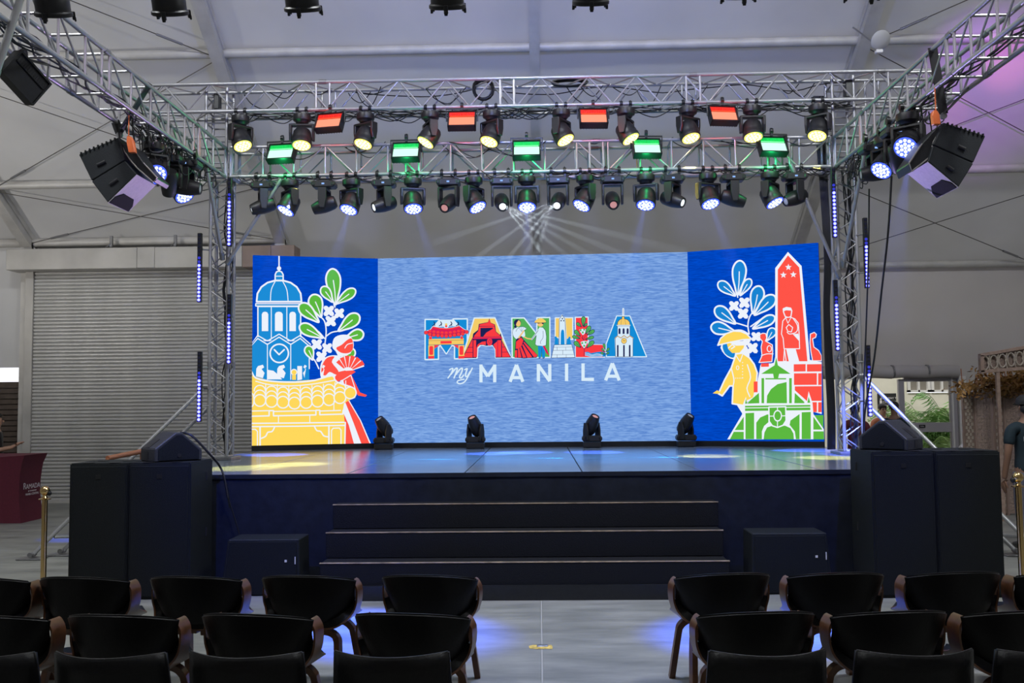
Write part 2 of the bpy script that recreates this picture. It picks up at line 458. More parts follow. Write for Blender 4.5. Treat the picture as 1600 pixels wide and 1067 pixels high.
# ---- outside
og = struct('ground', 'pale paving outside the doorway')
MB().box((7, 23.7, -.06), (26, 10.2, .1)).build('paving', mat('pale_paving', (0.35, 0.33, 0.30), .8, noise=(3, .1)), og)
ow = struct('wall_outside', 'cream rendered building wall outside the doorway')
M['cream'] = mat('cream_render', (0.78, 0.75, 0.64), 0.8, noise=(4, .05))
OY = 22.0
def ox(px, py=640): return P(px, py, OY).x
def oz(py, px=1450): return P(px, py, OY).z
# wall with a band of windows at the top
MB().box((8, OY + .15, .975), (16, .3, 1.95)).build('render_panel', M['cream'], ow)
MB().box((8, OY + .15, 3.42), (16, .3, 1.74)).build('render_panel', M['cream'], ow)
MB().box((ox(1418) / 2, OY + .15, 2.25), (ox(1418), .3, .6)).build('render_panel', M['cream'], ow)
for a, b_ in ((1419, 1454), (1456, 1490)):
    xa, xb = ox(a), ox(b_)
    w_ = MB(); w_.box(((xa + xb) / 2, OY + .02, 1.99), (xb - xa, .1, .05)); w_.box(((xa + xb) / 2, OY + .02, 2.52), (xb - xa, .1, .05))
    w_.box((xa + .03, OY + .02, 2.25), (.06, .1, .56)); w_.box((xb - .03, OY + .02, 2.25), (.06, .1, .56)); w_.box(((xa + xb) / 2, OY + .02, 2.25), (.04, .1, .56))
    w_.build('window_frame', M['white'], ow)
    MB().box(((xa + xb) / 2, OY + .06, 2.25), (xb - xa, .02, .56)).build('pane', mat('dark_window_glass', (.25, .23, .2), .1), ow)
MB().box(((16 + ox(1491)) / 2, OY + .15, 2.25), (16 - ox(1491), .3, .6)).build('render_panel', M['cream'], ow)
lamp('SUN', 'daylight_sun', (5, 15, 12), (7, 21, 0), (1, .97, .9), 2.2)
# ================================================================== STAGE
M['deck'] = mat('grey_vinyl_stage_deck', (0.15, 0.18, 0.23), 0.19, noise=(5, 0.18), bump=0.02)
SZ = 1.12; SY0 = 9.97
st = thing('stage', 'wide black-skirted stage with glossy grey deck panels', 'stage', (0, SY0, 0))
PW = 1.22
px0 = -0.78
cols = [px0 + PW * k for k in range(-3, 5)]  # joints
XL, XR = cols[0], 4.32
ys = [0, 2.44, 4.88, 6.3]
cols[-1] = XR
for a, b_ in zip(cols[:-1], cols[1:]):
    for c, d in zip(ys[:-1], ys[1:]):
        MB().box(((a + b_) / 2, (c + d) / 2, SZ - .02), (b_ - a - .014, d - c - .02, .04)).build('deck_panel', M['deck'], st, bevel=.003)
MB().box(((XL + XR) / 2, 3.15, SZ - .06), (XR - XL - .04, 6.26, .06)).build('deck_frame', M['blackm'], st)
def skirt(x0, y0, x1, y1, name='skirt'):
    n = int(math.hypot(x1 - x0, y1 - y0) * 14); vs, fs = [], []
    nx, ny = (y1 - y0), -(x1 - x0); L_ = math.hypot(nx, ny); nx /= L_; ny /= L_
    for i in range(n + 1):
        t = i / n; w_ = 0.010 * math.sin(i * 0.9) * math.sin(i * .37 + 1)
        for k, z in enumerate((0.0, .3, .7, SZ - .045, SZ - .03)):
            q = w_ * (1, .9, .6, .2, .0)[k]
            vs.append((x0 + (x1 - x0) * t + nx * q, y0 + (y1 - y0) * t + ny * q, z))
    for i in range(n):
        for k in range(4):
            q = i * 5 + k; fs.append((q, q + 5, q + 6, q + 1))
    return MB().add(vs, fs).build(name, M['skirt'], st, smooth=True)
skirt(XL, 0, XR, 0); skirt(XL, 6.3, XL, 0); skirt(XR, 0, XR, 6.3)
MB().box(((XL + XR) / 2, -.004, SZ - .02), (XR - XL, .012, .045)).build('edge_trim', M['skirt'], st)
for px in (378, 545, 1100, 1250):
    x = P(px, 800, SY0).x
# steps
stp = thing('stage_steps', 'three wide charcoal carpeted steps rising to the stage front', 'steps', (0, 9.1, 0))
lv = [(499, 1140, 9.1, .345), (509, 1130, 9.39, .59), (520, 1122, 9.68, .83)]
for i, (a, b_, y, z) in enumerate(lv):
    xa, xb = P(a, 870 - i * 45, y).x, P(b_, 862 - i * 45, y).x
    d = SY0 - y - .02
    zb = 0 if i == 0 else lv[i - 1][3] + .001
    MB().box(((xa + xb) / 2, y - 9.1 + d / 2, (zb + z) / 2), (xb - xa, d, z - zb)).build('step', M['carpet'], stp, bevel=.008, seg=2)
    MB().box(((xa + xb) / 2, y - 9.1 + .012, z + .003), (xb - xa, .03, .008)).build('nosing', mat('lit_edge_nosing', (.50, .38, .26), .35, .4, noise=(9, .4)), stp)  # strip's bright warm tone stands in for overhead light on the step edge
MB().box(((P(497, 900, 9.08).x + P(1141, 900, 9.08).x) / 2, -.015, .07), (P(1141, 900, 9.08).x - P(497, 900, 9.08).x, .02, .14)).build('kick_board', M['blackm'], stp)
# ================================================================== LED WALL
def screen_mat(name, c1, c2, strength, sc=(1, 30), wob=2.0):
    m = bpy.data.materials.new(name); m.use_nodes = True
    nt = m.node_tree; nt.nodes.clear(); L = nt.links
    o = nt.nodes.new('ShaderNodeOutputMaterial'); e = nt.nodes.new('ShaderNodeEmission')
    tc = nt.nodes.new('ShaderNodeTexCoord'); mp = nt.nodes.new('ShaderNodeMapping'); mp.inputs['Scale'].default_value = (1.0, 1.0, 7.0)
    w = nt.nodes.new('ShaderNodeTexNoise'); w.inputs['Scale'].default_value = 6.5; w.inputs['Detail'].default_value = 4; w.inputs['Distortion'].default_value = 0.6
    mp.inputs['Scale'].default_value = (1.1, 1.1, 11.0)
    L.new(tc.outputs['Object'], mp.inputs[0]); L.new(mp.outputs[0], w.inputs['Vector'])
    r = nt.nodes.new('ShaderNodeValToRGB'); el = r.color_ramp.elements
    el[0].position = 0.36; el[1].position = 0.64
    el[0].color = tuple(lin(c1)) + (1,); el[1].color = tuple(lin(c2)) + (1,)
    L.new(w.outputs[0], r.inputs[0]); L.new(r.outputs[0], e.inputs[0]); e.inputs[1].default_value = strength
    L.new(e.outputs[0], o.inputs[0]); m.cycles.emission_sampling = 'AUTO'
    return m
C0 = P(591, 692, 15.5); C1 = P(1080.5, 688, 15.28)
L0 = P(393, 697, 14.95); R1 = P(1288, 686, 14.55)
LZ0, LZ1 = 1.205, 4.205
class Panel:
    def __init__(s, a, b, z1=LZ1):
        s.o = Vector((a.x, a.y, 0)); d = Vector((b.x - a.x, b.y - a.y, 0)); s.w = d.length; s.u = d.normalized()
        s.n = Vector((s.u.y, -s.u.x, 0))   # toward the audience
    def uv(s, px, py):
        d = ray(px, py); c = Vector((0, 0, CAMZ))
        t = (s.o - c).dot(s.n) / d.dot(s.n); q = c + d * t - s.o
        return (min(max(q.dot(s.u), 0.001), s.w - .001), min(max(q.z, LZ0 + .001), LZ1 - .001))
PANELS = {'C': Panel(C0, C1), 'L': Panel(L0, C0), 'R': Panel(C1, R1)}
WHITE = emat('screen_white', (238, 243, 252)); 
ART = {}
def colr(rgb):
    if rgb not in ART: ART[rgb] = emat('screen_colour_%02x%02x%02x' % rgb, rgb)
    return ART[rgb]
class Art:
    """flat picture elements shown on one screen; layers lie a fraction of a millimetre apart"""
    def __init__(s, pk, conv):
        s.p = PANELS[pk]; s.c = conv; s.v = []; s.f = []; s.m = []; s.mats = []; s.lay = s.start = 0
    def mi(s, c):
        if c not in s.mats: s.mats.append(c)
        return s.mats.index(c)
    def to(s, pts): return [s.p.uv(*s.c(x, y)) for x, y in pts]
    def raw(s, uv, tris, c):
        b = len(s.v); k = 0.003 + s.lay * 0.00025
        for (u, z) in uv: s.v.append(s.p.u * u + s.p.n * k + Vector((0, 0, z)))
        s.f += [tuple(b + i for i in t) for t in tris]; s.m += [s.mi(c)] * len(tris)
    def poly(s, pts, c, smooth=0, step=True):
        if smooth: pts = [tuple(q) for q in sm([(x, y, 0) for x, y in pts], smooth, True)]; pts = [(q[0], q[1]) for q in pts]
        uv = s.to(pts); tri = tessellate_polygon([[Vector((a, b, 0)) for a, b in uv]])
        s.raw(uv, tri, c)
        if step: s.lay += 1
    def ell(s, x, y, rx, ry, c, rot=0, n=20, a0=0, a1=360, step=True):
        ca, sa = math.cos(math.radians(rot)), math.sin(math.radians(rot)); pts = []
        full = abs(a1 - a0) >= 360
        for i in range(n if full else n + 1):
            a = math.radians(a0 + (a1 - a0) * i / n); p, q = rx * math.cos(a), ry * math.sin(a)
            pts.append((x + p * ca - q * sa, y + p * sa + q * ca))
        s.poly(pts, c, step=step)
    def ring(s, x, y, rx, ry, c, w, a0=0, a1=360, n=24):
        pts = [(x + rx * math.cos(math.radians(a0 + (a1 - a0) * i / n)), y + ry * math.sin(math.radians(a0 + (a1 - a0) * i / n))) for i in range(n + 1)]
        s.line(pts, c, w)
    def line(s, pts, c, w, smooth=0, step=True, close=False):
        if smooth: pts = [(q[0], q[1]) for q in sm([(x, y, 0) for x, y in pts], smooth)]
        if close: pts = list(pts) + [pts[0]]
        h = w / 2
        for (x0, y0), (x1, y1) in zip(pts[:-1], pts[1:]):
            dx_, dy_ = x1 - x0, y1 - y0; L_ = math.hypot(dx_, dy_)
            if L_ < 1e-6: continue
            nx, ny = -dy_ / L_ * h, dx_ / L_ * h
            s.raw(s.to([(x0 + nx, y0 + ny), (x1 + nx, y1 + ny), (x1 - nx, y1 - ny), (x0 - nx, y0 - ny)]), [(0, 1, 2), (0, 2, 3)], c)
        for i, (x, y) in enumerate(pts):
            s.raw(s.to([(x + h * math.cos(a * PI / 3), y + h * math.sin(a * PI / 3)) for a in range(6)]), [(0, 1, 2), (0, 2, 3), (0, 3, 4), (0, 4, 5)], c)
        if step: s.lay += 1
    def outl(s, pts, fill, wc, w, smooth=0):
        """filled shape with an outline centred on its edge"""
        if smooth: pts = [(q[0], q[1]) for q in sm([(x, y, 0) for x, y in pts], smooth, True)]
        s.poly(pts, fill); s.line(list(pts) + [pts[0]], wc, w)
    def leaf(s, x0, y0, x1, y1, wd, fill, wc=None, w=6, vein=True):
        """pointed-base oval leaf from stalk (x0,y0) to tip (x1,y1)"""
        wc = wc or WHITE
        dx_, dy_ = x1 - x0, y1 - y0; L_ = math.hypot(dx_, dy_); ux, uy = dx_ / L_, dy_ / L_
        pr = [(0, 0), (.25, .5), (.5, .9), (.75, 1), (.93, .62), (1, 0)]
        pts = [(x0 + dx_ * t - uy * wd / 2 * k, y0 + dy_ * t + ux * wd / 2 * k) for t, k in pr]
        pts += [(x0 + dx_ * t + uy * wd / 2 * k, y0 + dy_ * t - ux * wd / 2 * k) for t, k in reversed(pr[1:-1])]
        s.outl(pts, fill, wc, w, 4)
        if vein: s.line([(x0, y0), (x0 + dx_ * .35 - uy * wd * .04, y0 + dy_ * .35), (x0 + dx_ * .68, y0 + dy_ * .68)], wc, w * .6, 3)
    def flower(s, x, y, r, c, rot=45):
        for k in range(4):
            a = math.radians(rot + 90 * k); s.line([(x, y), (x + r * .62 * math.cos(a), y + r * .62 * math.sin(a))], c, r * .68, step=False)
        s.lay += 1
    def star(s, x, y, r, c):
        s.poly([(x + (r if i % 2 == 0 else r * .42) * math.sin(i * PI / 5), y - (r if i % 2 == 0 else r * .42) * math.cos(i * PI / 5)) for i in range(10)], c)
    def done(s, name, parent):
        me = bpy.data.meshes.new(name); o0 = s.p.o
        me.from_pydata([tuple(v) for v in s.v], [], s.f)
        for c in s.mats: me.materials.append(c)
        for p, i in zip(me.polygons, s.m): p.material_index = i
        s.v, s.f, s.m, s.mats = [], [], [], []
        return put(name, me, parent)
def led(pk, label, c1, c2, strength):
    p = PANELS[pk]
    t = thing('led_screen', label, 'screen', (p.o.x, p.o.y, SZ)); t['group'] = 'three joined LED screens'
    inner = bpy.data.objects.new('picture', None)
    f = MB(); a, b = Vector((0, 0, LZ0 - SZ)), p.u * p.w + Vector((0, 0, LZ0 - SZ)); up = Vector((0, 0, LZ1 - LZ0))
    f.add([a, b, b + up, a + up], [(0, 1, 2, 3)]).build('screen_face', screen_mat('screen_' + pk, c1, c2, strength), t, recalc=False)
    bk = -p.n * .09
    MB().prism([a - p.n * .002, b - p.n * .002, b + up - p.n * .002, a + up - p.n * .002], bk).build('cabinet_body', M['blackm'], t)
    e = Vector((0, 0, -(LZ0 - SZ)))
    MB().prism([a + e, b + e, b - Vector((0, 0, .002)), a - Vector((0, 0, .002))], bk * .8).build('base_frame', M['blackm'], t)
    n = int(p.w / .5)
    for i in range(n):
        q = p.u * (p.w * (i + .5) / n) + p.n * -.25
        MB().tube([q + p.n * .1 + Vector((0, 0, 2.9)), q + Vector((0, 0, 1.5)), q + Vector((0, 0, 0.02)) - p.n * .2], .025).build('back_strut', M['steel'], t)
    return t
ledC = led('C', 'central pale blue LED screen showing the MANILA lettering', (90, 134, 206), (134, 174, 232), 1.0)
ledL = led('L', 'angled royal blue LED screen with domed tower and yellow gate artwork', (0, 62, 176), (0, 74, 204), 1.0)
ledR = led('R', 'angled royal blue LED screen with red obelisk and green gate artwork', (0, 62, 176), (0, 78, 208), 1.0)
def art(pk, conv): 
    a = Art(pk, conv); a.z0 = Vector((0, 0, -SZ)); return a
_done = Art.done
def done(s, name, parent):
    s.v = [v + Vector((0, 0, -SZ)) for v in s.v]
    return _done(s, name, parent)
Art.done = done
CY = colr((28, 140, 214)); GR = colr((92, 184, 64)); YE = colr((255, 216, 92)); RE = colr((255, 84, 72)); BLW = colr((24, 132, 210))
W = WHITE
# ---------------- left screen
A = art('L', lambda x, y: (380 + x / 2.963, 360 + y / 2.963))
# bell tower (blue, white lines)
A.line([(166, 103), (166, 170)], W, 6); A.ell(166, 176, 10, 10, W)
A.outl([(148, 236), (148, 205), (154, 192), (166, 188), (178, 192), (185, 205), (185, 236)], CY, W, 6); A.line([(148, 212), (185, 212)], W, 4)
A.outl([(62, 330), (66, 292), (84, 262), (112, 242), (148, 232), (185, 232), (220, 242), (248, 262), (266, 292), (270, 330)], CY, W, 8)
A.line([(148, 236), (130, 275), (126, 330)], W, 4, 4); A.line([(183, 236), (202, 275), (208, 330)], W, 4, 4)
A.outl([(58, 339), (272, 339), (272, 350), (58, 350)], CY, W, 5)
A.outl([(68, 352), (266, 352), (266, 510), (68, 510)], CY, W, 6)
for x in (130, 202): A.line([(x, 352), (x, 500)], W, 4)
for x, w_, t in ((101, 30, 376), (165, 36, 376), (229, 30, 376)):
    A.poly([(x - w_ / 2, 466), (x - w_ / 2, t + 12), (x - w_ / 3, t + 3), (x, t), (x + w_ / 3, t + 3), (x + w_ / 2, t + 12), (x + w_ / 2, 466)], W)
A.poly([(40, 700), (40, 524), (67, 492), (112, 520), (166, 486), (220, 520), (264, 492), (306, 530), (306, 700)], CY)
A.line([(40, 530), (67, 500), (112, 528), (166, 494), (220, 528), (264, 500), (306, 536), (306, 640)], W, 5)
A.line([(38, 520), (67, 486), (112, 512), (166, 480), (220, 512), (264, 486), (312, 528)], W, 5)
for x in (112, 220): A.line([(x, 525), (x, 690)], W, 4)
A.ell(167, 569, 46, 46, W, n=30); A.ell(167, 569, 39, 39, CY, n=30); A.line([(144, 552), (166, 575), (190, 552)], W, 7)
A.done('bell_tower_picture', ledL)
# plant
for st_ in ([(376, 540), (384, 470), (376, 420), (352, 396)], [(384, 490), (410, 472), (450, 465)], [(425, 355), (420, 340), (424, 300)], [(376, 500), (350, 470), (330, 460)], [(350, 640), (330, 600), (312, 590)]):
    A.line(st_, W, 6, 4)
A.leaf(427, 345, 412, 178, 66, GR, w=8); A.leaf(414, 332, 366, 262, 44, GR, w=7); A.leaf(428, 340, 518, 274, 44, GR, w=7)
A.leaf(360, 402, 322, 298, 62, GR, w=8); A.leaf(350, 425, 262, 342, 56, GR, w=8); A.leaf(368, 498, 262, 440, 52, GR, w=8)
A.leaf(440, 466, 535, 392, 58, GR, w=8); A.leaf(470, 500, 556, 476, 50, GR, w=8); A.leaf(455, 590, 516, 556, 44, GR, w=7); A.leaf(322, 600, 296, 536, 40, GR, w=7)
for x, y, r in ((396, 373, 32), (444, 384, 30), (405, 420, 32), (340, 528, 32), (388, 545, 30), (362, 585, 32)): A.flower(x, y, r, W)
A.done('flowering_branch_picture', ledL)
# woman with fan
A.poly([(412, 540), (420, 500), (450, 484), (488, 486), (508, 510), (510, 545), (490, 570), (445, 585), (428, 560)], W, 3)
A.poly([(430, 545), (455, 530), (480, 508), (500, 500), (508, 520), (506, 552), (486, 568), (452, 566)], RE, 3)
A.line([(470, 545), (482, 528), (505, 522)], W, 4, 3)
A.poly([(356, 660), (360, 615), (385, 585), (425, 578), (455, 590), (470, 640), (520, 735), (475, 722), (440, 690), (400, 700), (365, 690)], W, 3)
A.poly([(362, 660), (366, 622), (388, 590), (422, 584), (410, 610), (440, 650), (430, 668), (400, 655), (380, 672)], RE, 3)
A.poly([(440, 655), (500, 642), (520, 655), (500, 668), (540, 750), (572, 762), (566, 770), (532, 764), (505, 728), (468, 716), (462, 690), (432, 702), (416, 690)], RE)
A.line([(520, 740), (498, 670), (440, 706), (425, 690)], W, 4)
A.poly([(474, 650), (412, 607), (424, 594), (452, 586), (488, 582), (524, 590), (550, 606), (560, 630), (505, 648)], W)
for i in range(6):
    a0 = math.radians(-143 + i * 21); a1 = math.radians(-143 + i * 21 + 17)
    rr0, rr1 = 24, 68 + i * 3
    A.poly([(484 + rr0 * math.cos(a0), 650 + rr0 * .7 * math.sin(a0)), (484 + rr1 * math.cos(a0), 650 + rr1 * .95 * math.sin(a0)), (484 + rr1 * math.cos(a1), 650 + rr1 * .95 * math.sin(a1)), (484 + rr0 * math.cos(a1), 650 + rr0 * .7 * math.sin(a1))], RE, step=(i == 5))
A.poly([(460, 800), (488, 782), (545, 880), (590, 988), (470, 990)], W)
A.poly([(470, 790), (484, 784), (540, 880), (584, 986), (546, 988), (510, 890)], RE); A.poly([(466, 850), (488, 900), (512, 990), (472, 992)], RE)
A.done('woman_with_fan_picture', ledL)
# yellow gate
A.poly([(40, 1003), (40, 670), (64, 680), (110, 692), (166, 698), (240, 698), (330, 690), (412, 676), (440, 706), (500, 722), (520, 750), (518, 775), (492, 785), (466, 800), (462, 830), (470, 890), (472, 990)], YE)
A.line([(40, 655), (60, 684), (130, 698), (240, 702), (330, 694), (412, 672), (430, 700), (498, 724)], W, 7, 3)
A.line([(58, 698), (110, 712), (166, 718), (240, 719), (330, 710), (420, 694)], W, 5, 3)
gx = [(24, 785, 1), (77, 787, 1), (131, 791, 1), (184, 795, 1), (237, 799, 1), (291, 796, 1), (344, 790, 1), (397, 783, 1), (447, 774, 1), (495, 752, 0)]
for x, y, k in gx:
    x0_ = max(x, 40)
    for j in (2, 1):
        if k and x > 40: A.ring(x, y - j * 22, 26, 26, W, 5, 180, 360, 12)
    if k and x > 40: A.line([(x + 27, y - 78), (x + 27, y)], W, 4)
    if x > 40: A.ell(x, y, 30, 30, W); A.ell(x, y, 24.5, 24.5, YE)
    else: A.ring(40, y, 10, 30, W, 5, -90, 90, 10)
A.line([(40, 836), (120, 834), (120, 858)], W, 5); A.line([(120, 858), (120, 834), (140, 834), (140, 858), (336, 854), (336, 832), (354, 832), (354, 853), (460, 850), (462, 832)], W, 6)
A.line([(40, 860), (120, 858)], W, 6); A.line([(140, 838), (336, 834)], W, 5); A.line([(354, 836), (450, 833)], W, 5)
A.line([(40, 893), (250, 891), (466, 888)], W, 6); A.line([(40, 908), (250, 906), (470, 902)], W, 6); A.line([(472, 888), (470, 1000)], W, 6)
for x in (163, 308): A.line([(x, 858), (x, 890)], W, 4)
A.line([(419, 790), (419, 834)], W, 4)
A.line([(78, 1003), (78, 908)], W, 7); A.line([(84, 962), (104, 952), (114, 934), (134, 930), (146, 908)], W, 6, 3)
A.line([(396, 1000), (396, 902)], W, 7); A.line([(392, 955), (372, 950), (358, 930), (340, 926), (328, 904)], W, 6, 3)
A.line([(66, 1002), (66, 930), (56, 920), (40, 920)], W, 5); A.line([(408, 998), (408, 925), (416, 915), (444, 914), (452, 924), (452, 996)], W, 5)
for x, m_ in ((75, 1), (300, -1), (385, -1), (172, 1)):
    A.poly([(x - 16, 676), (x - 14, 640), (x - 6, 628), (x + 16 * m_, 622), (x + 22 * m_, 634), (x + 10 * m_, 642), (x + 24 * m_, 660), (x + 16 * m_, 684)], W)
A.poly([(112, 645), (140, 650), (166, 672), (180, 690), (110, 690)], W); A.poly([(250, 628), (272, 628), (272, 690), (250, 694)], W)
A.ell(235, 656, 15, 15, W); A.ell(235, 657, 11, 11, YE); A.poly([(226, 668), (244, 668), (244, 692), (226, 692)], YE)
A.done('pagoda_gate_picture', ledL)
# ---------------- right screen
A = art('R', lambda x, y: (1060 + x / 2.964, 360 + y / 2.964))
for st_ in ([(328, 480), (322, 440), (330, 400), (350, 372)], [(322, 445), (280, 432), (250, 425)], [(325, 480), (290, 462), (240, 466)], [(335, 445), (370, 420), (400, 400)], [(275, 310), (272, 290), (272, 270)]):
    A.line(st_, W, 6, 4)
A.leaf(274, 300, 286, 140, 62, BLW, w=8); A.leaf(264, 303, 186, 240, 46, BLW, w=7); A.leaf(286, 302, 334, 226, 36, BLW, w=7)
A.leaf(345, 385, 376, 258, 60, BLW, w=8); A.leaf(352, 392, 446, 304, 56, BLW, w=8); A.leaf(345, 455, 446, 400, 44, BLW, w=8)
A.leaf(265, 432, 172, 358, 56, BLW, w=8); A.leaf(262, 470, 152, 444, 56, BLW, w=8); A.leaf(410, 510, 444, 454, 38, BLW, w=6)
for x, y, r in ((258, 350, 30), (306, 335, 32), (300, 385, 32), (360, 492, 28), (344, 545, 32), (318, 520, 22)): A.flower(x, y, r, W)
A.done('flowering_branch_picture', ledR)
# man in hat
A.poly([(200, 530), (215, 575), (260, 598), (330, 590), (300, 520)], W, 3); A.poly([(205, 535), (218, 572), (255, 590), (262, 560), (240, 545), (220, 520)], BLW, 3)
A.poly([(224, 520), (310, 516), (302, 545), (284, 566), (250, 568), (232, 550)], YE); A.line([(232, 545), (250, 528), (262, 538), (246, 548)], W, 5)
A.poly([(232, 518), (310, 510), (330, 520), (315, 532), (268, 534)], W)
A.outl([(183, 532), (196, 500), (222, 478), (256, 466), (290, 468), (318, 480), (340, 504), (300, 506), (240, 518)], YE, W, 6)
A.outl([(268, 572), (298, 568), (330, 590), (352, 620), (366, 660), (360, 720), (350, 775), (320, 790), (300, 810), (250, 802), (254, 720), (238, 720), (204, 766), (186, 756), (214, 694), (246, 636)], YE, W, 7)
A.poly([(160, 754), (180, 740), (195, 748), (185, 757)], YE)
A.line([(320, 622), (335, 680), (318, 730), (332, 770)], W, 5, 3); A.line([(300, 570), (286, 608), (268, 580)], W, 4); A.line([(246, 640), (258, 690), (254, 720)], W, 5, 3)
A.ring(275, 636, 6, 9, W, 3)
for k in range(6): A.ell(298, 612 + k * 14, 2.6, 2.6, W, n=6, step=False); A.ell(258 + k * 8, 684, 2.2, 2.2, W, n=6, step=False)
A.lay += 1
A.poly([(270, 806), (300, 812), (312, 800), (312, 830), (298, 850)], W)
A.done('man_in_hat_picture', ledR)
# red obelisk
A.poly([(449, 612), (449, 175), (508, 100), (571, 165), (610, 600), (664, 610), (664, 850), (360, 770), (380, 625)], W)
A.poly([(460, 606), (461, 182), (508, 116), (560, 172), (598, 606)], RE)
for x, y in ((510, 171), (487, 207), (533, 205)): A.star(x, y, 16, W)
# statue (white outline on red)
A.outl([(488, 380), (486, 364), (500, 357), (520, 360), (526, 372), (522, 398), (512, 404), (496, 400)], RE, W, 5); A.poly([(484, 376), (486, 360), (500, 356), (524, 360), (526, 372), (500, 370)], W)
A.outl([(498, 404), (484, 420), (478, 480), (486, 500), (490, 548), (562, 548), (560, 480), (556, 430), (540, 410), (520, 402)], RE, W, 4)
A.outl([(500, 450), (512, 436), (530, 450), (524, 470), (508, 468)], RE, W, 4); A.line([(532, 408), (552, 440), (548, 470), (516, 480), (504, 470)], W, 4, 3); A.line([(498, 405), (508, 430), (522, 404)], W, 3)
A.poly([(530, 480), (556, 478), (560, 500), (562, 515)], W)
A.outl([(492, 548), (500, 606), (488, 606)], RE, W, 4); A.poly([(500, 550), (544, 550), (560, 606), (512, 606)], W)
# side figures
A.outl([(392, 476), (406, 478), (410, 498), (404, 512), (436, 530), (438, 560), (434, 608), (374, 612), (388, 580), (384, 540), (390, 514), (378, 500), (378, 482)], RE, W, 4); A.line([(385, 580), (410, 572), (440, 572)], W, 4, 3); A.ring(422, 548, 10, 14, W, 4)
A.outl([(612, 480), (630, 472), (640, 482), (636, 496), (622, 502), (628, 540), (650, 556), (664, 580), (664, 604), (622, 604), (614, 560), (610, 520)], RE, W, 4)
# masonry
A.poly([(384, 616), (664, 616), (664, 842), (354, 760)], W)
for x0_, x1_, y0_, y1_ in ((535, 590, 620, 654), (596, 664, 620, 654), (536, 642, 662, 716), (648, 664, 662, 716), (540, 664, 722, 790), (560, 642, 796, 842), (648, 664, 796, 842), (384, 420, 616, 632), (350, 368, 700, 750)):
    A.poly([(x0_, y0_), (x1_, y0_ - 1), (x1_, y1_ - 1), (x0_, y1_)], RE)
A.done('obelisk_picture', ledR)
# green fort gate
A.poly([(228, 967), (296, 852), (300, 806), (314, 770), (318, 800), (372, 748), (378, 668), (440, 625), (454, 566), (466, 625), (530, 660), (540, 740), (596, 790), (604, 745), (622, 800), (626, 850), (680, 920), (680, 967)], W)
A.poly([(385, 664), (446, 625), (454, 588), (462, 625), (520, 664)], GR)
for a_ in ([(386, 684), (398, 684), (398, 800), (386, 800)], [(514, 684), (526, 684), (526, 800), (514, 800)], [(404, 684), (500, 684), (500, 690), (404, 690)], [(438, 655), (470, 655), (462, 688), (444, 688)],
           [(330, 790), (374, 752), (376, 800), (320, 802)], [(540, 752), (584, 794), (584, 800), (538, 800)], [(410, 800), (412, 765), (430, 735), (460, 712), (502, 702), (504, 800)],
           [(310, 812), (612, 808), (612, 816), (310, 820)], [(310, 824), (612, 820), (612, 832), (310, 836)], [(310, 802), (314, 780), (320, 802)], [(598, 798), (604, 770), (612, 798)],
           [(312, 846), (352, 844), (352, 966), (312, 966)], [(362, 966), (362, 890), (380, 866), (412, 852), (418, 852), (418, 888), (398, 905), (388, 930), (388, 966)],
           [(516, 900), (520, 880), (562, 850), (562, 966), (545, 966), (540, 930)], [(572, 842), (614, 840), (614, 966), (572, 966)], [(262, 924), (304, 862), (304, 924)], [(240, 967), (258, 932), (304, 932), (304, 967)],
           [(630, 855), (672, 855), (672, 916)], [(626, 862), (668, 922), (626, 922)], [(626, 930), (674, 930), (676, 967), (626, 967)], [(396, 967), (400, 935), (412, 912), (436, 904), (496, 904), (520, 915), (534, 940), (536, 967)]):
    A.poly(a_, GR)
A.outl([(420, 818), (498, 816), (500, 880), (486, 902), (460, 912), (436, 904), (422, 884)], GR, W, 6)
A.line([(460, 818), (460, 908)], W, 4); A.line([(420, 860), (500, 858)], W, 4); A.ell(461, 858, 20, 27, W); A.ell(461, 858, 15, 21, GR)
A.done('fort_gate_picture', ledR)
# ---------------- centre screen
wr_ = colr((216, 236, 250)); NV = colr((30, 34, 84)); LB = colr((20, 140, 214)); R2 = colr((250, 60, 66)); R3 = colr((216, 32, 88)); G2 = colr((84, 176, 88)); Y2 = colr((244, 204, 104)); SK = colr((240, 196, 120))
A = art('C', lambda x, y: (640 + x / 11.858, 480 + y / 11.858))
# M : pagoda arch
A.outl([(288, 225), (535, 225), (680, 400), (810, 218), (1070, 215), (1070, 955), (832, 955), (832, 720), (780, 705), (680, 865), (570, 705), (535, 740), (535, 965), (288, 970)], LB, wr_, 24)
A.poly([(560, 705), (800, 705), (680, 865)], LB); A.line([(570, 705), (680, 865), (790, 705)], wr_, 16)
A.poly([(545, 230), (820, 230), (930, 350), (420, 370)], wr_)
for x in (455, 580, 770, 895): A.line([(x - 30, 345), (x + 15, 310), (x - 5, 270)], NV, 16, 3); A.line([(x + 15, 345), (x, 310)], NV, 12)
A.ell(678, 318, 22, 20, Y2); A.poly([(660, 335), (698, 335), (698, 370), (660, 370)], R2)
A.outl([(430, 355), (560, 382), (680, 390), (800, 378), (925, 345), (1000, 400), (1060, 430), (1060, 490), (960, 500), (945, 590), (400, 590), (370, 500), (280, 480), (300, 440), (380, 420)], R3, wr_, 10)
A.poly([(430, 355), (560, 382), (680, 390), (800, 378), (925, 345), (930, 370), (800, 402), (680, 412), (560, 404), (428, 380)], R2)
A.poly([(415, 535), (945, 535), (945, 590), (415, 590)], LB)
for i, (x, y) in enumerate(((305, 470), (376, 500), (452, 512), (528, 522), (604, 530), (680, 533), (756, 527), (832, 515), (908, 502), (984, 492), (1058, 460))):
    A.ell(x, y - 60 if 0 < i < 10 else y, 30, 24, R2); A.ell(x, y, 38, 38, NV); A.ell(x, y, 33, 33, R2)
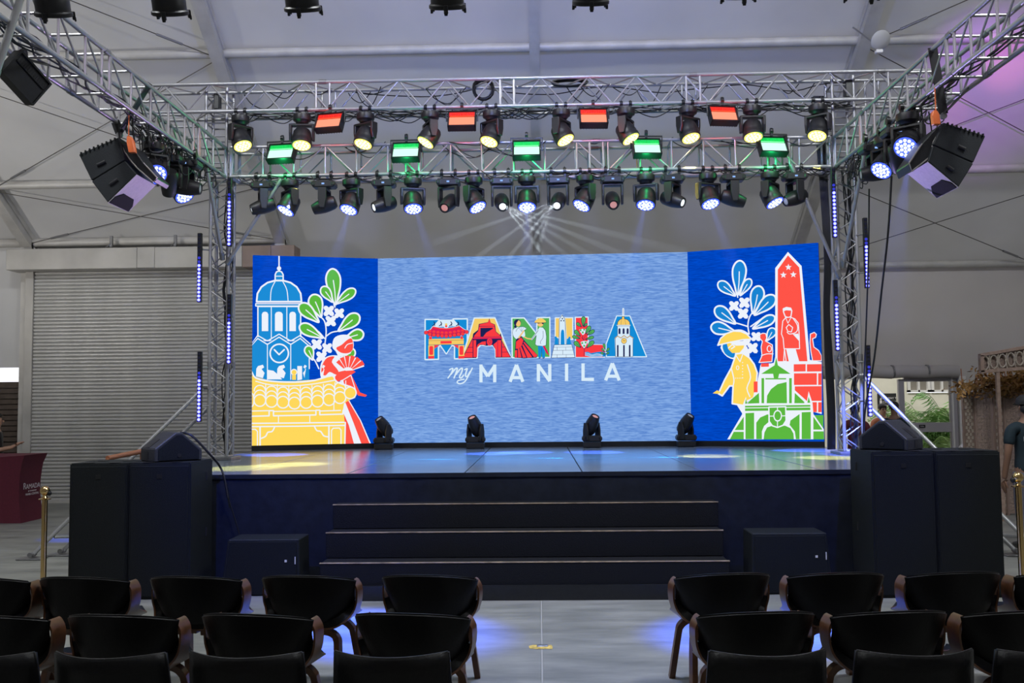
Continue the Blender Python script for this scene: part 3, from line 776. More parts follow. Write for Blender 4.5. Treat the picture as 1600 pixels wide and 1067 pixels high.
A.poly([(355, 590), (1005, 575), (1005, 690), (355, 700)], Y2); A.poly([(365, 545), (415, 545), (415, 595), (365, 595)], R2); A.poly([(945, 540), (990, 540), (990, 590), (945, 590)], R2)
A.poly([(575, 628), (782, 625), (782, 672), (575, 676)], R2); A.line([(355, 620), (1005, 608)], NV, 5); A.line([(345, 700), (1012, 688)], NV, 6)
for x in (350, 908):
    A.poly([(x, 705), (x + 108, 702), (x + 108, 950), (x, 955)], Y2); A.poly([(x + 18, 735), (x + 35, 720), (x + 75, 720), (x + 90, 735), (x + 90, 870), (x + 75, 885), (x + 35, 885), (x + 18, 870)], R2); A.poly([(x, 905), (x + 108, 902), (x + 108, 950), (x, 955)], R2)
A.poly([(460, 705), (545, 703), (520, 735), (490, 745), (465, 775)], R2); A.poly([(905, 700), (818, 700), (845, 730), (872, 742), (900, 770)], R2)
A.done('letter_M_picture', ledC)
# A : red fort
A = art('C', lambda x, y: (760 + x / 11.858, 480 + y / 11.858))
A.lay = 3
A.outl([(-225, 200), (160, 198), (455, 930), (170, 935), (165, 780), (120, 705), (0, 715), (-100, 700), (-160, 760), (-170, 940), (-450, 945)], Y2, wr_, 24)
A.poly([(-450, 945), (-255, 560), (-245, 490), (-155, 420), (-140, 310), (30, 275), (55, 205), (80, 285), (160, 320), (180, 450), (250, 510), (270, 480), (290, 620), (460, 932), (170, 935), (165, 780), (115, 700), (0, 715), (-60, 700), (-160, 700), (-185, 790), (-185, 940)], NV)
A.poly([(-430, 930), (-255, 590), (-255, 930)], R2); A.poly([(290, 640), (440, 920), (290, 922)], R2)
A.line([(-350, 745), (-255, 742)], NV, 8); A.line([(-385, 840), (-255, 838)], NV, 8); A.line([(290, 738), (345, 736)], NV, 8); A.line([(290, 832), (390, 830)], NV, 8)
A.poly([(-130, 320), (30, 282), (55, 225), (78, 290), (150, 325), (150, 350), (-130, 350)], R2)
A.poly([(-135, 360), (150, 355), (172, 455), (260, 530), (275, 580), (-235, 590), (-225, 530), (-150, 440)], R2)
A.poly([(-110, 385), (120, 380), (120, 400), (0, 470), (-60, 545), (-110, 545)], NV); A.line([(-250, 575), (285, 570)], R3, 24); A.line([(-250, 550), (280, 545)], NV, 6)
A.poly([(-240, 610), (-190, 610), (-190, 925), (-240, 925)], R2); A.poly([(215, 610), (275, 610), (275, 922), (215, 922)], R2); A.line([(205, 620), (205, 920)], R3, 14)
A.poly([(-185, 760), (-160, 690), (-80, 640), (-10, 630), (-10, 700), (-110, 690), (-165, 745), (-172, 925), (-185, 925)], R2); A.poly([(130, 690), (205, 630), (200, 920), (175, 920), (165, 780)], R2)
A.ell(60, 640, 52, 75, R3); A.ell(60, 640, 44, 66, R2); A.ell(62, 635, 22, 42, NV); A.ell(62, 635, 16, 34, R2)
A.done('letter_A_picture', ledC)
# N : couple on green
A.lay = 5
A.outl([(470, 200), (700, 198), (935, 500), (935, 195), (1175, 190), (1180, 930), (480, 935)], G2, wr_, 24)
A.poly([(520, 935), (540, 640), (560, 560), (640, 530), (690, 600), (950, 890), (930, 935), (700, 945)], NV, 0)
A.poly([(545, 770), (550, 640), (640, 560), (685, 610), (655, 710), (590, 770)], R2)
for q in ([(530, 800), (570, 790), (570, 930), (528, 930)], [(585, 775), (610, 755), (650, 930), (585, 930)], [(620, 745), (645, 725), (740, 930), (675, 935)], [(665, 700), (680, 680), (850, 925), (760, 935)], [(685, 650), (700, 640), (945, 890), (925, 920), (880, 925)]): A.poly(q, R2)
A.poly([(485, 460), (500, 400), (545, 375), (620, 370), (690, 400), (720, 520), (690, 560), (640, 530), (560, 590), (530, 570), (490, 520)], wr_, 2); A.line([(530, 400), (500, 400), (483, 470), (500, 540), (545, 590)], NV, 7, 3)
A.ell(575, 290, 66, 66, NV); A.ell(590, 300, 46, 58, SK); A.poly([(515, 290), (545, 235), (600, 232), (560, 290), (545, 340)], NV); A.poly([(515, 340), (550, 340), (560, 385), (515, 385)], NV)
A.poly([(655, 450), (545, 450), (570, 395), (620, 362), (690, 358), (740, 385), (745, 400)], wr_); A.line([(548, 448), (572, 398), (620, 366), (690, 360), (748, 398), (690, 450)], NV, 6)
for k in ((600, 385), (640, 370), (690, 370)): A.line([(655, 450), k], NV, 4)
A.line([(690, 440), (650, 500), (600, 565)], SK, 26); A.line([(700, 550), (760, 580), (840, 590)], SK, 22)
A.poly([(905, 690), (930, 520), (845, 620), (830, 590), (940, 440), (985, 372), (1060, 380), (1105, 460), (1110, 560), (1105, 710), (1040, 720), (930, 712)], wr_); A.line([(845, 620), (925, 520), (905, 690), (935, 712), (1040, 722), (1105, 705), (1112, 540), (1095, 430), (1045, 372)], NV, 7); A.line([(1050, 440), (1050, 560), (1000, 640), (1010, 680)], NV, 6, 3)
A.line([(840, 600), (960, 430)], NV, 8)
A.ell(1000, 310, 55, 52, SK); A.poly([(935, 290), (1060, 285), (1060, 320), (1035, 310), (1020, 295), (960, 305)], NV)
A.poly([(890, 285), (905, 250), (950, 220), (1000, 200), (1050, 215), (1095, 250), (1105, 282), (1000, 290)], Y2); A.line([(890, 288), (1000, 294), (1108, 284)], NV, 8)
A.poly([(955, 720), (1090, 720), (1085, 935), (1035, 940), (1025, 790), (1010, 935), (965, 930)], LB); A.line([(1025, 760), (1025, 940)], NV, 6); A.poly([(950, 940), (1010, 930), (1000, 950)], NV); A.poly([(1020, 950), (1090, 930), (1060, 955)], NV)
A.poly([(1040, 720), (1080, 715), (1130, 800), (1165, 905), (1110, 850), (1060, 750)], R3)
A.done('letter_N_picture', ledC)
# I : obelisk
A.lay = 7
A.outl([(1275, 195), (1600, 195), (1600, 600), (1275, 560)], Y2, wr_, 20)
A.poly([(1340, 690), (1345, 220), (1400, 130), (1465, 220), (1500, 690)], wr_); A.line([(1345, 690), (1352, 220), (1405, 145), (1455, 220), (1480, 690)], NV, 8)
for x, y in ((1385, 250), (1408, 212), (1432, 250)): A.ell(x, y, 12, 14, NV, n=8)
A.poly([(1375, 690), (1380, 480), (1390, 430), (1412, 410), (1435, 430), (1442, 480), (1450, 690)], LB)
A.poly([(1260, 695), (1270, 600), (1262, 550), (1290, 535), (1305, 560), (1330, 580), (1335, 695)], LB); A.poly([(1485, 690), (1490, 590), (1520, 570), (1530, 540), (1560, 555), (1555, 600), (1575, 690)], LB)
A.outl([(1258, 697), (1580, 690), (1610, 800), (1640, 930), (1205, 938), (1235, 800)], wr_, NV, 7)
for l in ([(1245, 740), (1590, 735)], [(1235, 800), (1610, 795)], [(1220, 880), (1625, 875)], [(1310, 742), (1310, 800)], [(1470, 742), (1470, 798)], [(1415, 800), (1415, 878)], [(1310, 880), (1310, 935)], [(1480, 878), (1480, 932)]): A.line(l, NV, 5)
A.done('letter_I_picture', ledC)
# L : plant on red
A = art('C', lambda x, y: (880 + x / 11.43, 480 + y / 11.43))
A.lay = 9
A.outl([(215, 180), (445, 175), (448, 670), (700, 672), (760, 800), (740, 890), (225, 890)], R2, wr_, 20)
A.poly([(440, 670), (700, 672), (740, 800), (720, 890), (225, 890), (225, 700)], R2)
A.poly([(390, 800), (440, 795), (500, 820), (600, 800), (700, 790), (780, 830), (790, 880), (500, 890), (400, 860)], LB); 
for dy in (0, 22, 44): A.line([(390, 815 + dy), (450, 825 + dy), (520, 850 + dy * .8), (600, 830 + dy), (700, 850 + dy * .6)], wr_, 8, 3)
A.line([(375, 870), (375, 620), (350, 560), (355, 380)], NV, 9, 3)
for s_ in ([(375, 740), (310, 700)], [(375, 740), (420, 720)], [(365, 570), (320, 540)], [(370, 600), (380, 570), (430, 560)], [(375, 560), (400, 490)]): A.line(s_, NV, 6)
A.poly([(285, 400), (350, 385), (410, 395), (385, 470), (350, 500), (310, 450)], wr_); A.poly([(310, 620), (370, 600), (440, 610), (400, 700), (372, 735), (330, 680)], wr_)
for x, y in ((310, 410), (350, 450), (375, 400), (340, 640), (375, 690), (400, 630)): A.flower(x, y, 24, G2)
for q in ((355, 345, 365, 165, 75), (325, 350, 240, 280, 55), (370, 350, 425, 290, 40), (400, 480, 480, 335, 75), (425, 500, 555, 410, 65), (400, 575, 545, 530, 55), (305, 520, 205, 415, 70), (300, 560, 165, 520, 60), (310, 720, 200, 615, 80), (420, 725, 545, 605, 75)):
    A.leaf(*q, G2, NV, 9)
A.line([(745, 880), (745, 760)], NV, 7)
for q in ((745, 760, 725, 650, 45), (735, 800, 690, 735, 35), (760, 800, 822, 730, 40), (735, 840, 672, 810, 40), (760, 840, 818, 810, 35)): A.leaf(*q, G2, NV, 7)
A.done('letter_L_picture', ledC)
# A : clock tower on blue
A.lay = 11
A.outl([(955, 155), (1190, 155), (1490, 885), (770, 885), (765, 660)], LB, wr_, 18)
A.line([(1072, 30), (1072, 150)], wr_, 36); A.line([(1072, 40), (1074, 130)], colr((200, 170, 190)), 10)
A.poly([(965, 315), (975, 260), (1010, 220), (1050, 205), (1050, 165), (1092, 165), (1092, 205), (1150, 225), (1185, 265), (1192, 315)], Y2); A.line([(965, 315), (975, 260), (1010, 220), (1050, 205), (1050, 165), (1092, 165), (1092, 205), (1150, 225), (1185, 265), (1192, 315)], NV, 8)
A.line([(1040, 210), (1030, 315)], NV, 4); A.line([(1100, 210), (1118, 315)], NV, 4)
A.poly([(950, 318), (1205, 316), (1190, 345), (1190, 510), (1250, 550), (1245, 880), (930, 885), (920, 555), (970, 515), (970, 345)], wr_)
A.line([(970, 345), (970, 515), (918, 555)], NV, 6); A.line([(1190, 345), (1190, 510), (1252, 552)], NV, 6); A.line([(930, 560), (932, 885), (1245, 882), (1245, 555)], NV, 7); A.line([(950, 335), (1200, 333)], NV, 6)
for x in (1005, 1078, 1150): A.poly([(x - 18, 478), (x - 18, 390), (x, 370), (x + 18, 390), (x + 18, 476)], NV)
A.line([(925, 555), (970, 515), (1030, 550), (1085, 505), (1140, 548), (1190, 512), (1250, 552)], colr((190, 150, 90)), 14)
A.ell(1085, 600, 50, 54, NV); A.ell(1085, 600, 44, 48, Y2); A.line([(1065, 580), (1085, 605), (1105, 590)], NV, 6)
for x in (975, 1085, 1188): A.poly([(x - 15, 880), (x - 15, 676), (x + 13, 676), (x + 13, 880)], NV)
A.done('clock_tower_picture', ledC)
# lettering below
A = art('C', lambda x, y: (640 + x / 4, 460 + y / 4))
A.lay = 2
lw = 20
LET = {'M': ([(446, 549), (446, 438)], [(444, 445), (489, 512), (533, 445)], [(532, 438), (532, 549)]),
       'A': ([(628, 546), (668, 440), (708, 546)], [(643, 520), (694, 520)]), 'N': ([(805, 544), (805, 435)], [(803, 440), (876, 542)], [(876, 435), (876, 542)]),
       'I': ([(981, 432), (981, 541)],), 'L': ([(1084, 431), (1084, 541)], [(1078, 531), (1152, 531)]), 'A2': ([(1225, 537), (1267, 430), (1310, 537)], [(1243, 511), (1293, 511)])}
for key, ls in LET.items():
    for l in ls:
        for (p_, q_) in zip(l[:-1], l[1:]):
            dx_, dy_ = q_[0] - p_[0], q_[1] - p_[1]; L_ = math.hypot(dx_, dy_); nx, ny = -dy_ / L_ * lw / 2, dx_ / L_ * lw / 2
            A.poly([(p_[0] + nx, p_[1] + ny), (q_[0] + nx, q_[1] + ny), (q_[0] - nx, q_[1] - ny), (p_[0] - nx, p_[1] - ny)], wr_, step=False)
    A.done('white_letter', ledC)
for l, w_ in (([(250, 470), (270, 462), (262, 490), (240, 522)], 8), ([(258, 500), (285, 466), (298, 462), (294, 480), (278, 522)], 9), ([(290, 500), (315, 468), (330, 462), (326, 485), (312, 515), (322, 522), (338, 505)], 9),
              ([(345, 470), (360, 464), (352, 490), (350, 510), (362, 510), (380, 480)], 9), ([(392, 460), (372, 500), (345, 545), (315, 558), (298, 550), (305, 538), (340, 530)], 8)):
    A.line(l, wr_, w_, 4)
A.done('script_word', ledC)
# ================================================================== TRUSSES
def truss(name, label, A_, B_, sx, sz, bay, r=0.024, rb=0.011, pattern='N', group=None, double=True, upv=None):
    """box truss from A_ to B_ (axis centre), chord spacing sx across and sz up; children chord, brace, end_plate"""
    A_, B_ = Vector(A_), Vector(B_); ax = (B_ - A_); L_ = ax.length; t = ax.normalized()
    up = Vector(upv) if upv else Vector((0, 0, 1)); sd = t.cross(up).normalized(); up = sd.cross(t).normalized()
    T = thing(name, label, 'truss', A_, 0, group)
    def c(i, j, d): return t * d + sd * (sx / 2 * i) + up * (sz / 2 * j)
    for i in (-1, 1):
        for j in (-1, 1): rod('chord', c(i, j, 0), c(i, j, L_), r, M['alu'], T, 12)
    n = max(1, round(L_ / bay)); b = L_ / n
    for k in range(n):
        d0, d1 = k * b, (k + 1) * b; dm = (d0 + d1) / 2
        for i in (-1, 1):
            if pattern == 'N':
                rod('brace', c(i, -1, d0 + .02), c(i, 1, d0 + .02), rb * 1.25, M['alu'], T, 8)
                if k % 2: rod('brace', c(i, 1, d0 + .02), c(i, -1, d1), rb, M['alu'], T, 8)
                else: rod('brace', c(i, -1, d0 + .02), c(i, 1, d1), rb, M['alu'], T, 8)
            elif pattern == 'ladder_diag':
                rod('brace', c(i, -1, d0 + .02), c(i, 1, d0 + .02), rb * 1.3, M['alu'], T, 8)
                rod('brace', c(i, 1, d0 + .03), c(i, -1, d1 - .02), rb, M['alu'], T, 8)
            else:
                rod('brace', c(i, -1, d0), c(i, 1, dm), rb, M['alu'], T, 8); rod('brace', c(i, 1, dm), c(i, -1, d1), rb, M['alu'], T, 8)
        for j in (-1, 1):
            if pattern in ('N', 'ladder_diag'):
                rod('cross_rung', c(-1, j, d0 + .02), c(1, j, d0 + .02), rb * 1.25, M['alu'], T, 8)
                if pattern == 'N' and j == -1: rod('brace', c(-1, j, d0), c(1, j, d1), rb, M['alu'], T, 8)
            else:
                rod('brace', c(-1, j, d0), c(1, j, dm), rb, M['alu'], T, 8); rod('brace', c(1, j, dm), c(-1, j, d1), rb, M['alu'], T, 8)
    if double:
        dj = 2.44
        d = dj
        while d < L_ - .5:
            for i in (-1, 1):
                for e in (-.09, .09): rod('joint_post', c(i, -1, d + e), c(i, 1, d + e), rb * 1.4, M['alu'], T, 8)
                for j in (-1, 1): rod('coupler', c(i, j, d - .05), c(i, j, d + .05), r * 1.25, M['steel'], T, 12)
            d += dj
    for d in (0, L_):
        for i in (-1, 1): rod('end_post', c(i, -1, d), c(i, 1, d), rb * 1.5, M['alu'], T, 8)
        for j in (-1, 1): rod('end_post', c(-1, j, d), c(1, j, d), rb * 1.5, M['alu'], T, 8)
    return T
TY = 12.6
LX, RX = -4.28, 4.06
ZB, ZT = 4.885, 5.28           # main grid: bottom and top chord heights
zc = (ZB + ZT) / 2
low = truss('lighting_truss', 'lower silver box truss across the stage, above the LED screens', (LX + .2, TY + .12, zc), (RX - .2, TY + .12, zc), .36, ZT - ZB, .41)
UZB, UZT = 5.73, 6.10
upt = truss('lighting_truss', 'upper silver box truss running just under the tent roof', (-5.25, TY - .02, (UZB + UZT) / 2), (5.4, TY - .02, (UZB + UZT) / 2), .36, UZT - UZB, .61, pattern='X')
sdl = truss('side_truss', 'silver side truss from the steel-grey tower beside the roller shutter', (-4.32, 6.56, zc), (-4.32, TY - .06, zc), .34, ZT - ZB, .5, pattern='ladder_diag', group='side trusses')
sdr = truss('side_truss', 'silver side truss above the glazed doorway side of the stage', (4.10, 6.56, zc), (4.10, TY - .06, zc), .34, ZT - ZB, .5, pattern='ladder_diag', group='side trusses')
frt = truss('front_truss', 'silver front truss carrying the row of black can lamps', (-5.1, 6.35, zc + .1), (5.1, 6.35, zc + .1), .34, .39, .61, pattern='X')
# little corner posts that carry the upper truss on the lower grid
for nm, x in (('corner_frame', LX), ('corner_frame', RX)):
    cf = thing(nm, 'short ladder-like post frame between the trusses over the %s tower' % ('shutter-side' if x < 0 else 'doorway-side'), 'truss', (x, TY + .1, ZT), 0, 'corner frames')
    for i in (-1, 1):
        for j in (-1, 1): rod('upright', (i * .14, j * .14, -.42), (i * .14, j * .14, UZT - ZT), .022, M['alu'], cf)
    for k in range(7):
        z = -.38 + k * .18
        for j in (-1, 1):
            rod('rung', (-.14, j * .14, z), (.14, j * .14, z), .012, M['alu'], cf, 8)
            rod('rung', (j * .14, -.14, z), (j * .14, .14, z), .012, M['alu'], cf, 8)
def tower(label, x, y):
    T = truss('tower_truss', label, (x, y, SZ + .05), (x, y, ZB), .24, .24, .34, r=.023, rb=.009, pattern='X', upv=(0, 1, 0), group='tower trusses', double=False)
    MB().box((0, 0, -.03), (.42, .42, .04)).build('base_plate', M['steel'], T, bevel=.005)
    for i in (-1, 1):
        for z in (1.2, 2.4):
            for j in (-1, 1): rod('coupler', (i * .12, j * .12, z - .05), (i * .12, j * .12, z + .05), .03, M['steel'], T)
    return T
tl = tower('slim silver tower truss on the stage beside the roller shutter', -4.24, 12.72)
tr = tower('slim silver tower truss on the stage beside the glazed doorway', 4.07, 12.72)
# braces
def brace_tube(label, p0, p1, r=.024):
    p0, p1 = Vector(p0), Vector(p1)
    T = thing('brace_tube', label, 'tube', p1, 0, 'diagonal brace tubes')
    rod('tube', p0 - p1, (0, 0, 0), r, M['alu'], T, 12)
    for q in (p0, p1):
        d = (p0 - p1).normalized() * (.05 if q == p1 else -.05)
        rod('clamp', q - p1 - d, q - p1 + d, .036, M['steel'], T, 10)
brace_tube('diagonal tube from the lower truss down to the shutter-side tower', P(437, 285, 12.5), P(357, 408, 12.58))
brace_tube('diagonal tube from the lower truss down to the doorway-side tower', P(1238, 262, 12.5), P(1310, 428, 12.58))
brace_tube('green-lit diagonal tube from the side truss to the shutter-side tower', P(321, 250, 11.9), P(347, 400, 12.55))
brace_tube('blue-lit diagonal tube from the side truss to the doorway-side tower', P(1354, 224, 11.5), P(1318, 412, 12.55))
brace_tube('thick slanting tube crossing the corner of the front and side truss', P(38, -20, 7.3), P(-8, 118, 7.3), .03)
# outriggers
def outrigger(label, top, foot1, foot2):
    top, foot1, foot2 = Vector(top), Vector(foot1), Vector(foot2)
    T = thing('outrigger', label, 'outrigger', (foot1 + foot2) / 2, 0, 'tower outriggers'); o = (foot1 + foot2) / 2
    sp = Vector((.0, .0, 0))
    ends = []
    for f, tt in ((foot1, top), (foot2, top - Vector((0, -.22, .25)))):
        rod('leg', f + Vector((0, 0, .05)) - o, tt - o, .025, M['alu'], T, 12); ends.append((f, tt))
        MB().box((f.x - o.x, f.y - o.y, .012), (.3, .2, .02)).build('foot_plate', M['steel'], T, bevel=.004)
        MB().cyl((f.x - o.x, f.y - o.y - .06, .06), (f.x - o.x, f.y - o.y + .06, .06), .03).build('hinge', M['steel'], T, smooth=True)
    for k in (.12, .3):
        a, b_ = [f.lerp(tt, k) - o for f, tt in ends]; rod('rung', a, b_, .018, M['alu'], T, 8)
    rod('collar', top - o - Vector((.05, 0, 0)), top - o + Vector((.05, 0, 0)), .04, M['steel'], T)
outrigger('aluminium outrigger legs with foot plates on the floor near the brass post', P(320, 604, 12.55), PZ(50, 874, .0), PZ(97, 868, .0))
outrigger('aluminium outrigger legs sloping down behind the doorway-side speakers', P(1348, 587, 12.55), PZ(1632, 878, .0), PZ(1588, 868, .0))
# ================================================================== FIXTURES
M['ledblue'] = emat('blue_led_glow', (215, 225, 255), 2.0)
M['ledblue2'] = emat('blue_led_rim', (70, 95, 255), 1.7)
M['ledyel'] = emat('warm_yellow_led_glow', (255, 252, 190), 2.0)
M['lensw'] = emat('white_beam_lens', (235, 245, 250), 1.6)
M['lensdim'] = mat('grey_lens_glass', (.22, .22, .24), .08, emit=lin((150, 160, 165)), strength=.35)
M['lensred'] = mat('pink_lit_lens_glass', (.2, .12, .12), .08, emit=lin((230, 160, 150)), strength=.6)
M['disp'] = emat('fixture_display_glow', (150, 190, 255), 1.0)
def me_clamp():
    m = MB(); m.lathe([(.030, -.02), (.036, -.02), (.036, .02), (.030, .02)], (0, 0, .0), (1, 0, 0), 14); m.box((0, 0, -.045), (.03, .035, .05)); m.cyl((0, -.02, .03), (0, .05, .05), .008)
    return m.mesh('clamp', M['blackm'], smooth=True)
CL = me_clamp()
BASE_W = MB().lathe([(.085, 0), (.115, -.01), (.12, -.05), (.115, -.085), (.09, -.10), (.075, -.125), (.06, -.13)], n=24).mesh('base', M['black'], smooth=True)
def yoke_mesh(hw, ln, wd, th):
    m = MB(); m.box((0, 0, -.012), (2 * hw, wd, .03))
    for s_ in (-1, 1):
        m.prism([(s_ * hw - th / 2, -wd / 2, 0), (s_ * hw - th / 2, wd / 2, 0), (s_ * hw - th / 2, wd * .5, -ln * .7), (s_ * hw - th / 2, wd * .3, -ln - .05), (s_ * hw - th / 2, -wd * .3, -ln - .05), (s_ * hw - th / 2, -wd * .5, -ln * .7)], (th, 0, 0))
    return m.mesh('yoke', M['black'], bevel=.006)
YOKE_W = yoke_mesh(.148, .17, .11, .035)
HEAD_W = MB().lathe([(.05, .105), (.085, .10), (.10, .075), (.105, .03), (.112, -.03), (.108, -.06), (.115, -.075), (.113, -.112), (.104, -.115)], n=28).mesh('head', M['black'], smooth=True)
def lens_cells(R, z, mcore, mrim):
    m = MB(); m.cyl((0, 0, z + .004), (0, 0, z), R, n=28, mi=1)
    for k, (n_, rr) in enumerate(((1, 0), (6, .36), (12, .72))):
        for i in range(n_):
            a = 2 * PI * i / n_; m.cyl((R * rr * math.cos(a), R * rr * math.sin(a), z - .0005), (R * rr * math.cos(a), R * rr * math.sin(a), z - .006), R * .155, n=8, mi=0)
    return m
LENS_WY = lens_cells(.101, -.1185, 0, 0).mesh('lens', [M['ledyel'], emat('yellow_led_gap', (250, 238, 120), 1.3)])
LENS_WB = lens_cells(.101, -.1185, 0, 0).mesh('lens', [M['ledblue'], M['ledblue2']])
FIN = None
def head_quat(d):
    d = Vector(d).normalized(); return Vector((0, 0, -1)).rotation_difference(d)
def wash(px, py, Y, d, lens, label, group, zc_):
    x = P(px, py, Y).x
    T = thing('wash_light', label, 'stage light', (x, Y, zc_), 0, group)
    for s_ in (-1, 1): put('clamp', CL, T, (s_ * .06, 0, 0))
    put('base', BASE_W, T, (0, 0, -.065))
    pan = math.atan2(d[1], d[0]) + PI / 2
    k = put('yoke', YOKE_W, T, (0, 0, -.20)); k.rotation_euler = (0, 0, pan)
    q = head_quat(d); h = put('head', HEAD_W, T, (0, 0, -.375), q, (1.16, 1.16, 1.05))
    put('lens', lens, h)
    return T
up_w = [(376, .45, -.55), (472, .05, -.6), (571, -.25, -.6), (672, -.65, -.45), (768, -.35, -.6), (877, .55, -.5), (978, .6, -.45), (1075, .25, -.6), (1175, 0.0, -.6), (1278, -.3, -.6)]
tr_w = ['tilted toward the centre', 'facing the seats', 'turned slightly to the shutter', 'turned hard to the shutter', 'turned partly to the shutter', 'turned partly to the doorway', 'turned hard to the doorway', 'turned slightly to the doorway', 'facing straight out', 'tilted back toward the centre']
for i, (px, a, b_) in enumerate(up_w):
    T = wash(px, 180, TY - .20, (a * .9, b_ * .6, -1), LENS_WY, '%s yellow wash light from the shutter on the upper truss, %s' % (ORD[i], tr_w[i]), 'yellow wash lights on the upper truss', UZB)
lo_w = [(453, -.5, -.5), (549, -.28, -.6), (645, .12, -.6), (740, .6, -.5), (823, 0, -.6), (914, -.6, -.5), (1009, -.15, -.6), (1106, .2, -.6), (1203, .5, -.5)]
for i, (px, a, b_) in enumerate(lo_w):
    T = wash(px, 280, TY - .06, (a * .9, b_ * .75, -1), LENS_WB, '%s blue wash light from the shutter end of the lower truss' % ORD[i], 'blue wash lights on the lower truss', ZB)
# beam moving heads
BASE_B = MB().box((0, 0, -.045), (.29, .19, .09)).box((-.13, 0, -.045), (.05, .21, .06)).box((.13, 0, -.045), (.05, .21, .06)).mesh('base', M['black'], bevel=.012)
YOKE_B = yoke_mesh(.125, .22, .11, .032)
hb = MB().lathe([(.05, .17), (.085, .165), (.105, .13), (.112, .06), (.112, -.02), (.10, -.09), (.085, -.15), (.078, -.17), (.066, -.172), (.062, -.16)], n=24)
HEAD_B = hb.mesh('head', M['black'], smooth=True)
LENS_B = {k: MB().lathe([(.001, -.166), (.03, -.164), (.062, -.158)], n=24).mesh('lens', M[k], smooth=True) for k in ('lensw', 'lensdim', 'lensred')}
DISP = MB().box((0, -.097, -.045), (.035, .006, .02)).mesh('display', M['disp'])
def beamhead(loc, d, lens, label, group, flip=False):
    T = thing('moving_head', label, 'stage light', loc, 0, group)
    sg = -1 if flip else 1
    if not flip:
        for s_ in (-1, 1): put('clamp', CL, T, (s_ * .09, 0, 0)).scale = (1, 1, 1.3)
        z = -.09
    else: z = .12
    R_ = Quaternion((1, 0, 0), PI) if flip else Quaternion()
    put('base', BASE_B, T, (0, 0, z if not flip else .10), R_)
    dsp = put('display', DISP, T, (0, 0, z if not flip else .01))
    if flip:
        for a, b_ in ((-1, -1), (1, -1), (1, 1), (-1, 1)): MB().cyl((a * .11, b_ * .07, .012), (a * .11, b_ * .07, 0), .015).build('foot', M['rubber'], T)
        MB().box((0, 0, .05), (.28, .19, .08)).build('base_skirt', M['black'], T, bevel=.008)
    pan = math.atan2(d[1], d[0]) + PI / 2
    k = put('yoke', YOKE_B, T, (0, 0, z - .10 if not flip else .12), Quaternion((0, 0, 1), pan) @ R_)
    h = put('head', HEAD_B, T, (0, 0, z - .32 if not flip else .36), head_quat(d), (.88, .88, .95)); put('lens', LENS_B[lens], h)
    return T
lo_b = [(411, -.9, -.35, 'lensw'), (507, -1, .03, 'lensred'), (600, -.8, -.5, 'lensw'), (701, -.3, -.8, 'lensred'), (784, .1, -.9, 'lensw'), (872, -.15, -.9, 'lensw'), (957, 0, -.9, 'lensred'), (1051, .7, -.5, 'lensw'), (1145, 1, .03, 'lensred'), (1242, -.9, -.3, 'lensdim')]
for i, (px, a, b_, ln) in enumerate(lo_b):
    x = P(px, 300, TY - .06).x
    T = beamhead((x, TY - .06, ZB), (a, b_, -.35 if abs(a) > .6 else -.55), ln, '%s beam moving head from the shutter end of the lower truss' % ORD[i], 'beam moving heads on the lower truss')
fl_b = [(600, 699, -.55, 'lensdim', 'in front of the red striped skirt'), (743, 697, -.35, 'lensred', 'second from the yellow gate screen'), (925, 695, .4, 'lensred', 'below the lettering end, lens lit pink'), (1072, 693, .5, 'lensdim', 'beside the green gate screen')]
for px, py, a, ln, w_ in fl_b:
    p = PZ(px, py + 1, SZ); p.y = min(p.y, 15.05)
    beamhead((P(px, py, p.y).x, p.y, SZ), (a, -.5, .95), ln, 'black moving head standing on the stage, %s' % w_, 'moving heads on the stage floor', True)
# strobes
def strobe_mats(col, core):
    return [M['blackm'], emat('strobe_face_' + col, core, 1.25, 'AUTO')]
STM = {'red': (emat('red_strobe_core', (255, 150, 120), 1.25), emat('red_strobe_tube', (255, 80, 50), 1.3), mat('red_lit_reflector', (.5, .03, .02), .3, emit=(1, .02, .015), strength=.28), emat('red_dots', (255, 40, 30), 1.1)),
       'green': (emat('green_strobe_core', (200, 255, 228), 1.3), emat('green_strobe_tube', (120, 255, 160), 1.4), mat('green_lit_reflector', (.02, .4, .08), .3, emit=(0, .75, .12), strength=.28), emat('green_dots', (0, 230, 90), 1.1))}
STB = {}
def st_meshes():
    w_, h_, d = .37, .27, .09
    hs = MB(); hs.box((0, .0, 0), (w_, d, h_))
    for k in range(10): hs.box((-w_ / 2 + .02 + k * (w_ - .04) / 9, d / 2 + .012, 0), (.006, .03, h_ * .9))
    STB['housing'] = hs.mesh('housing', M['blackm'], bevel=.004)
    fr = MB()
    for s_ in (-1, 1): fr.box((s_ * (w_ / 2 - .008), -d / 2 - .006, 0), (.016, .03, h_)); fr.box((0, -d / 2 - .006, s_ * (h_ / 2 - .008)), (w_, .03, .016))
    STB['frame'] = fr.mesh('frame', M['blackm'])
    STB['lit_panel'] = MB().box((0, -d / 2 - .004, -.045), (w_ - .04, .006, .145))
    STB['bracket'] = MB().tube([(-.2, 0, 0), (-.21, 0, .17), (.21, 0, .17), (.2, 0, 0)], .01, 6, sec=[(-.012, -.004), (.012, -.004), (.012, .004), (-.012, .004)]).mesh('bracket', M['blackm'])
st_meshes()
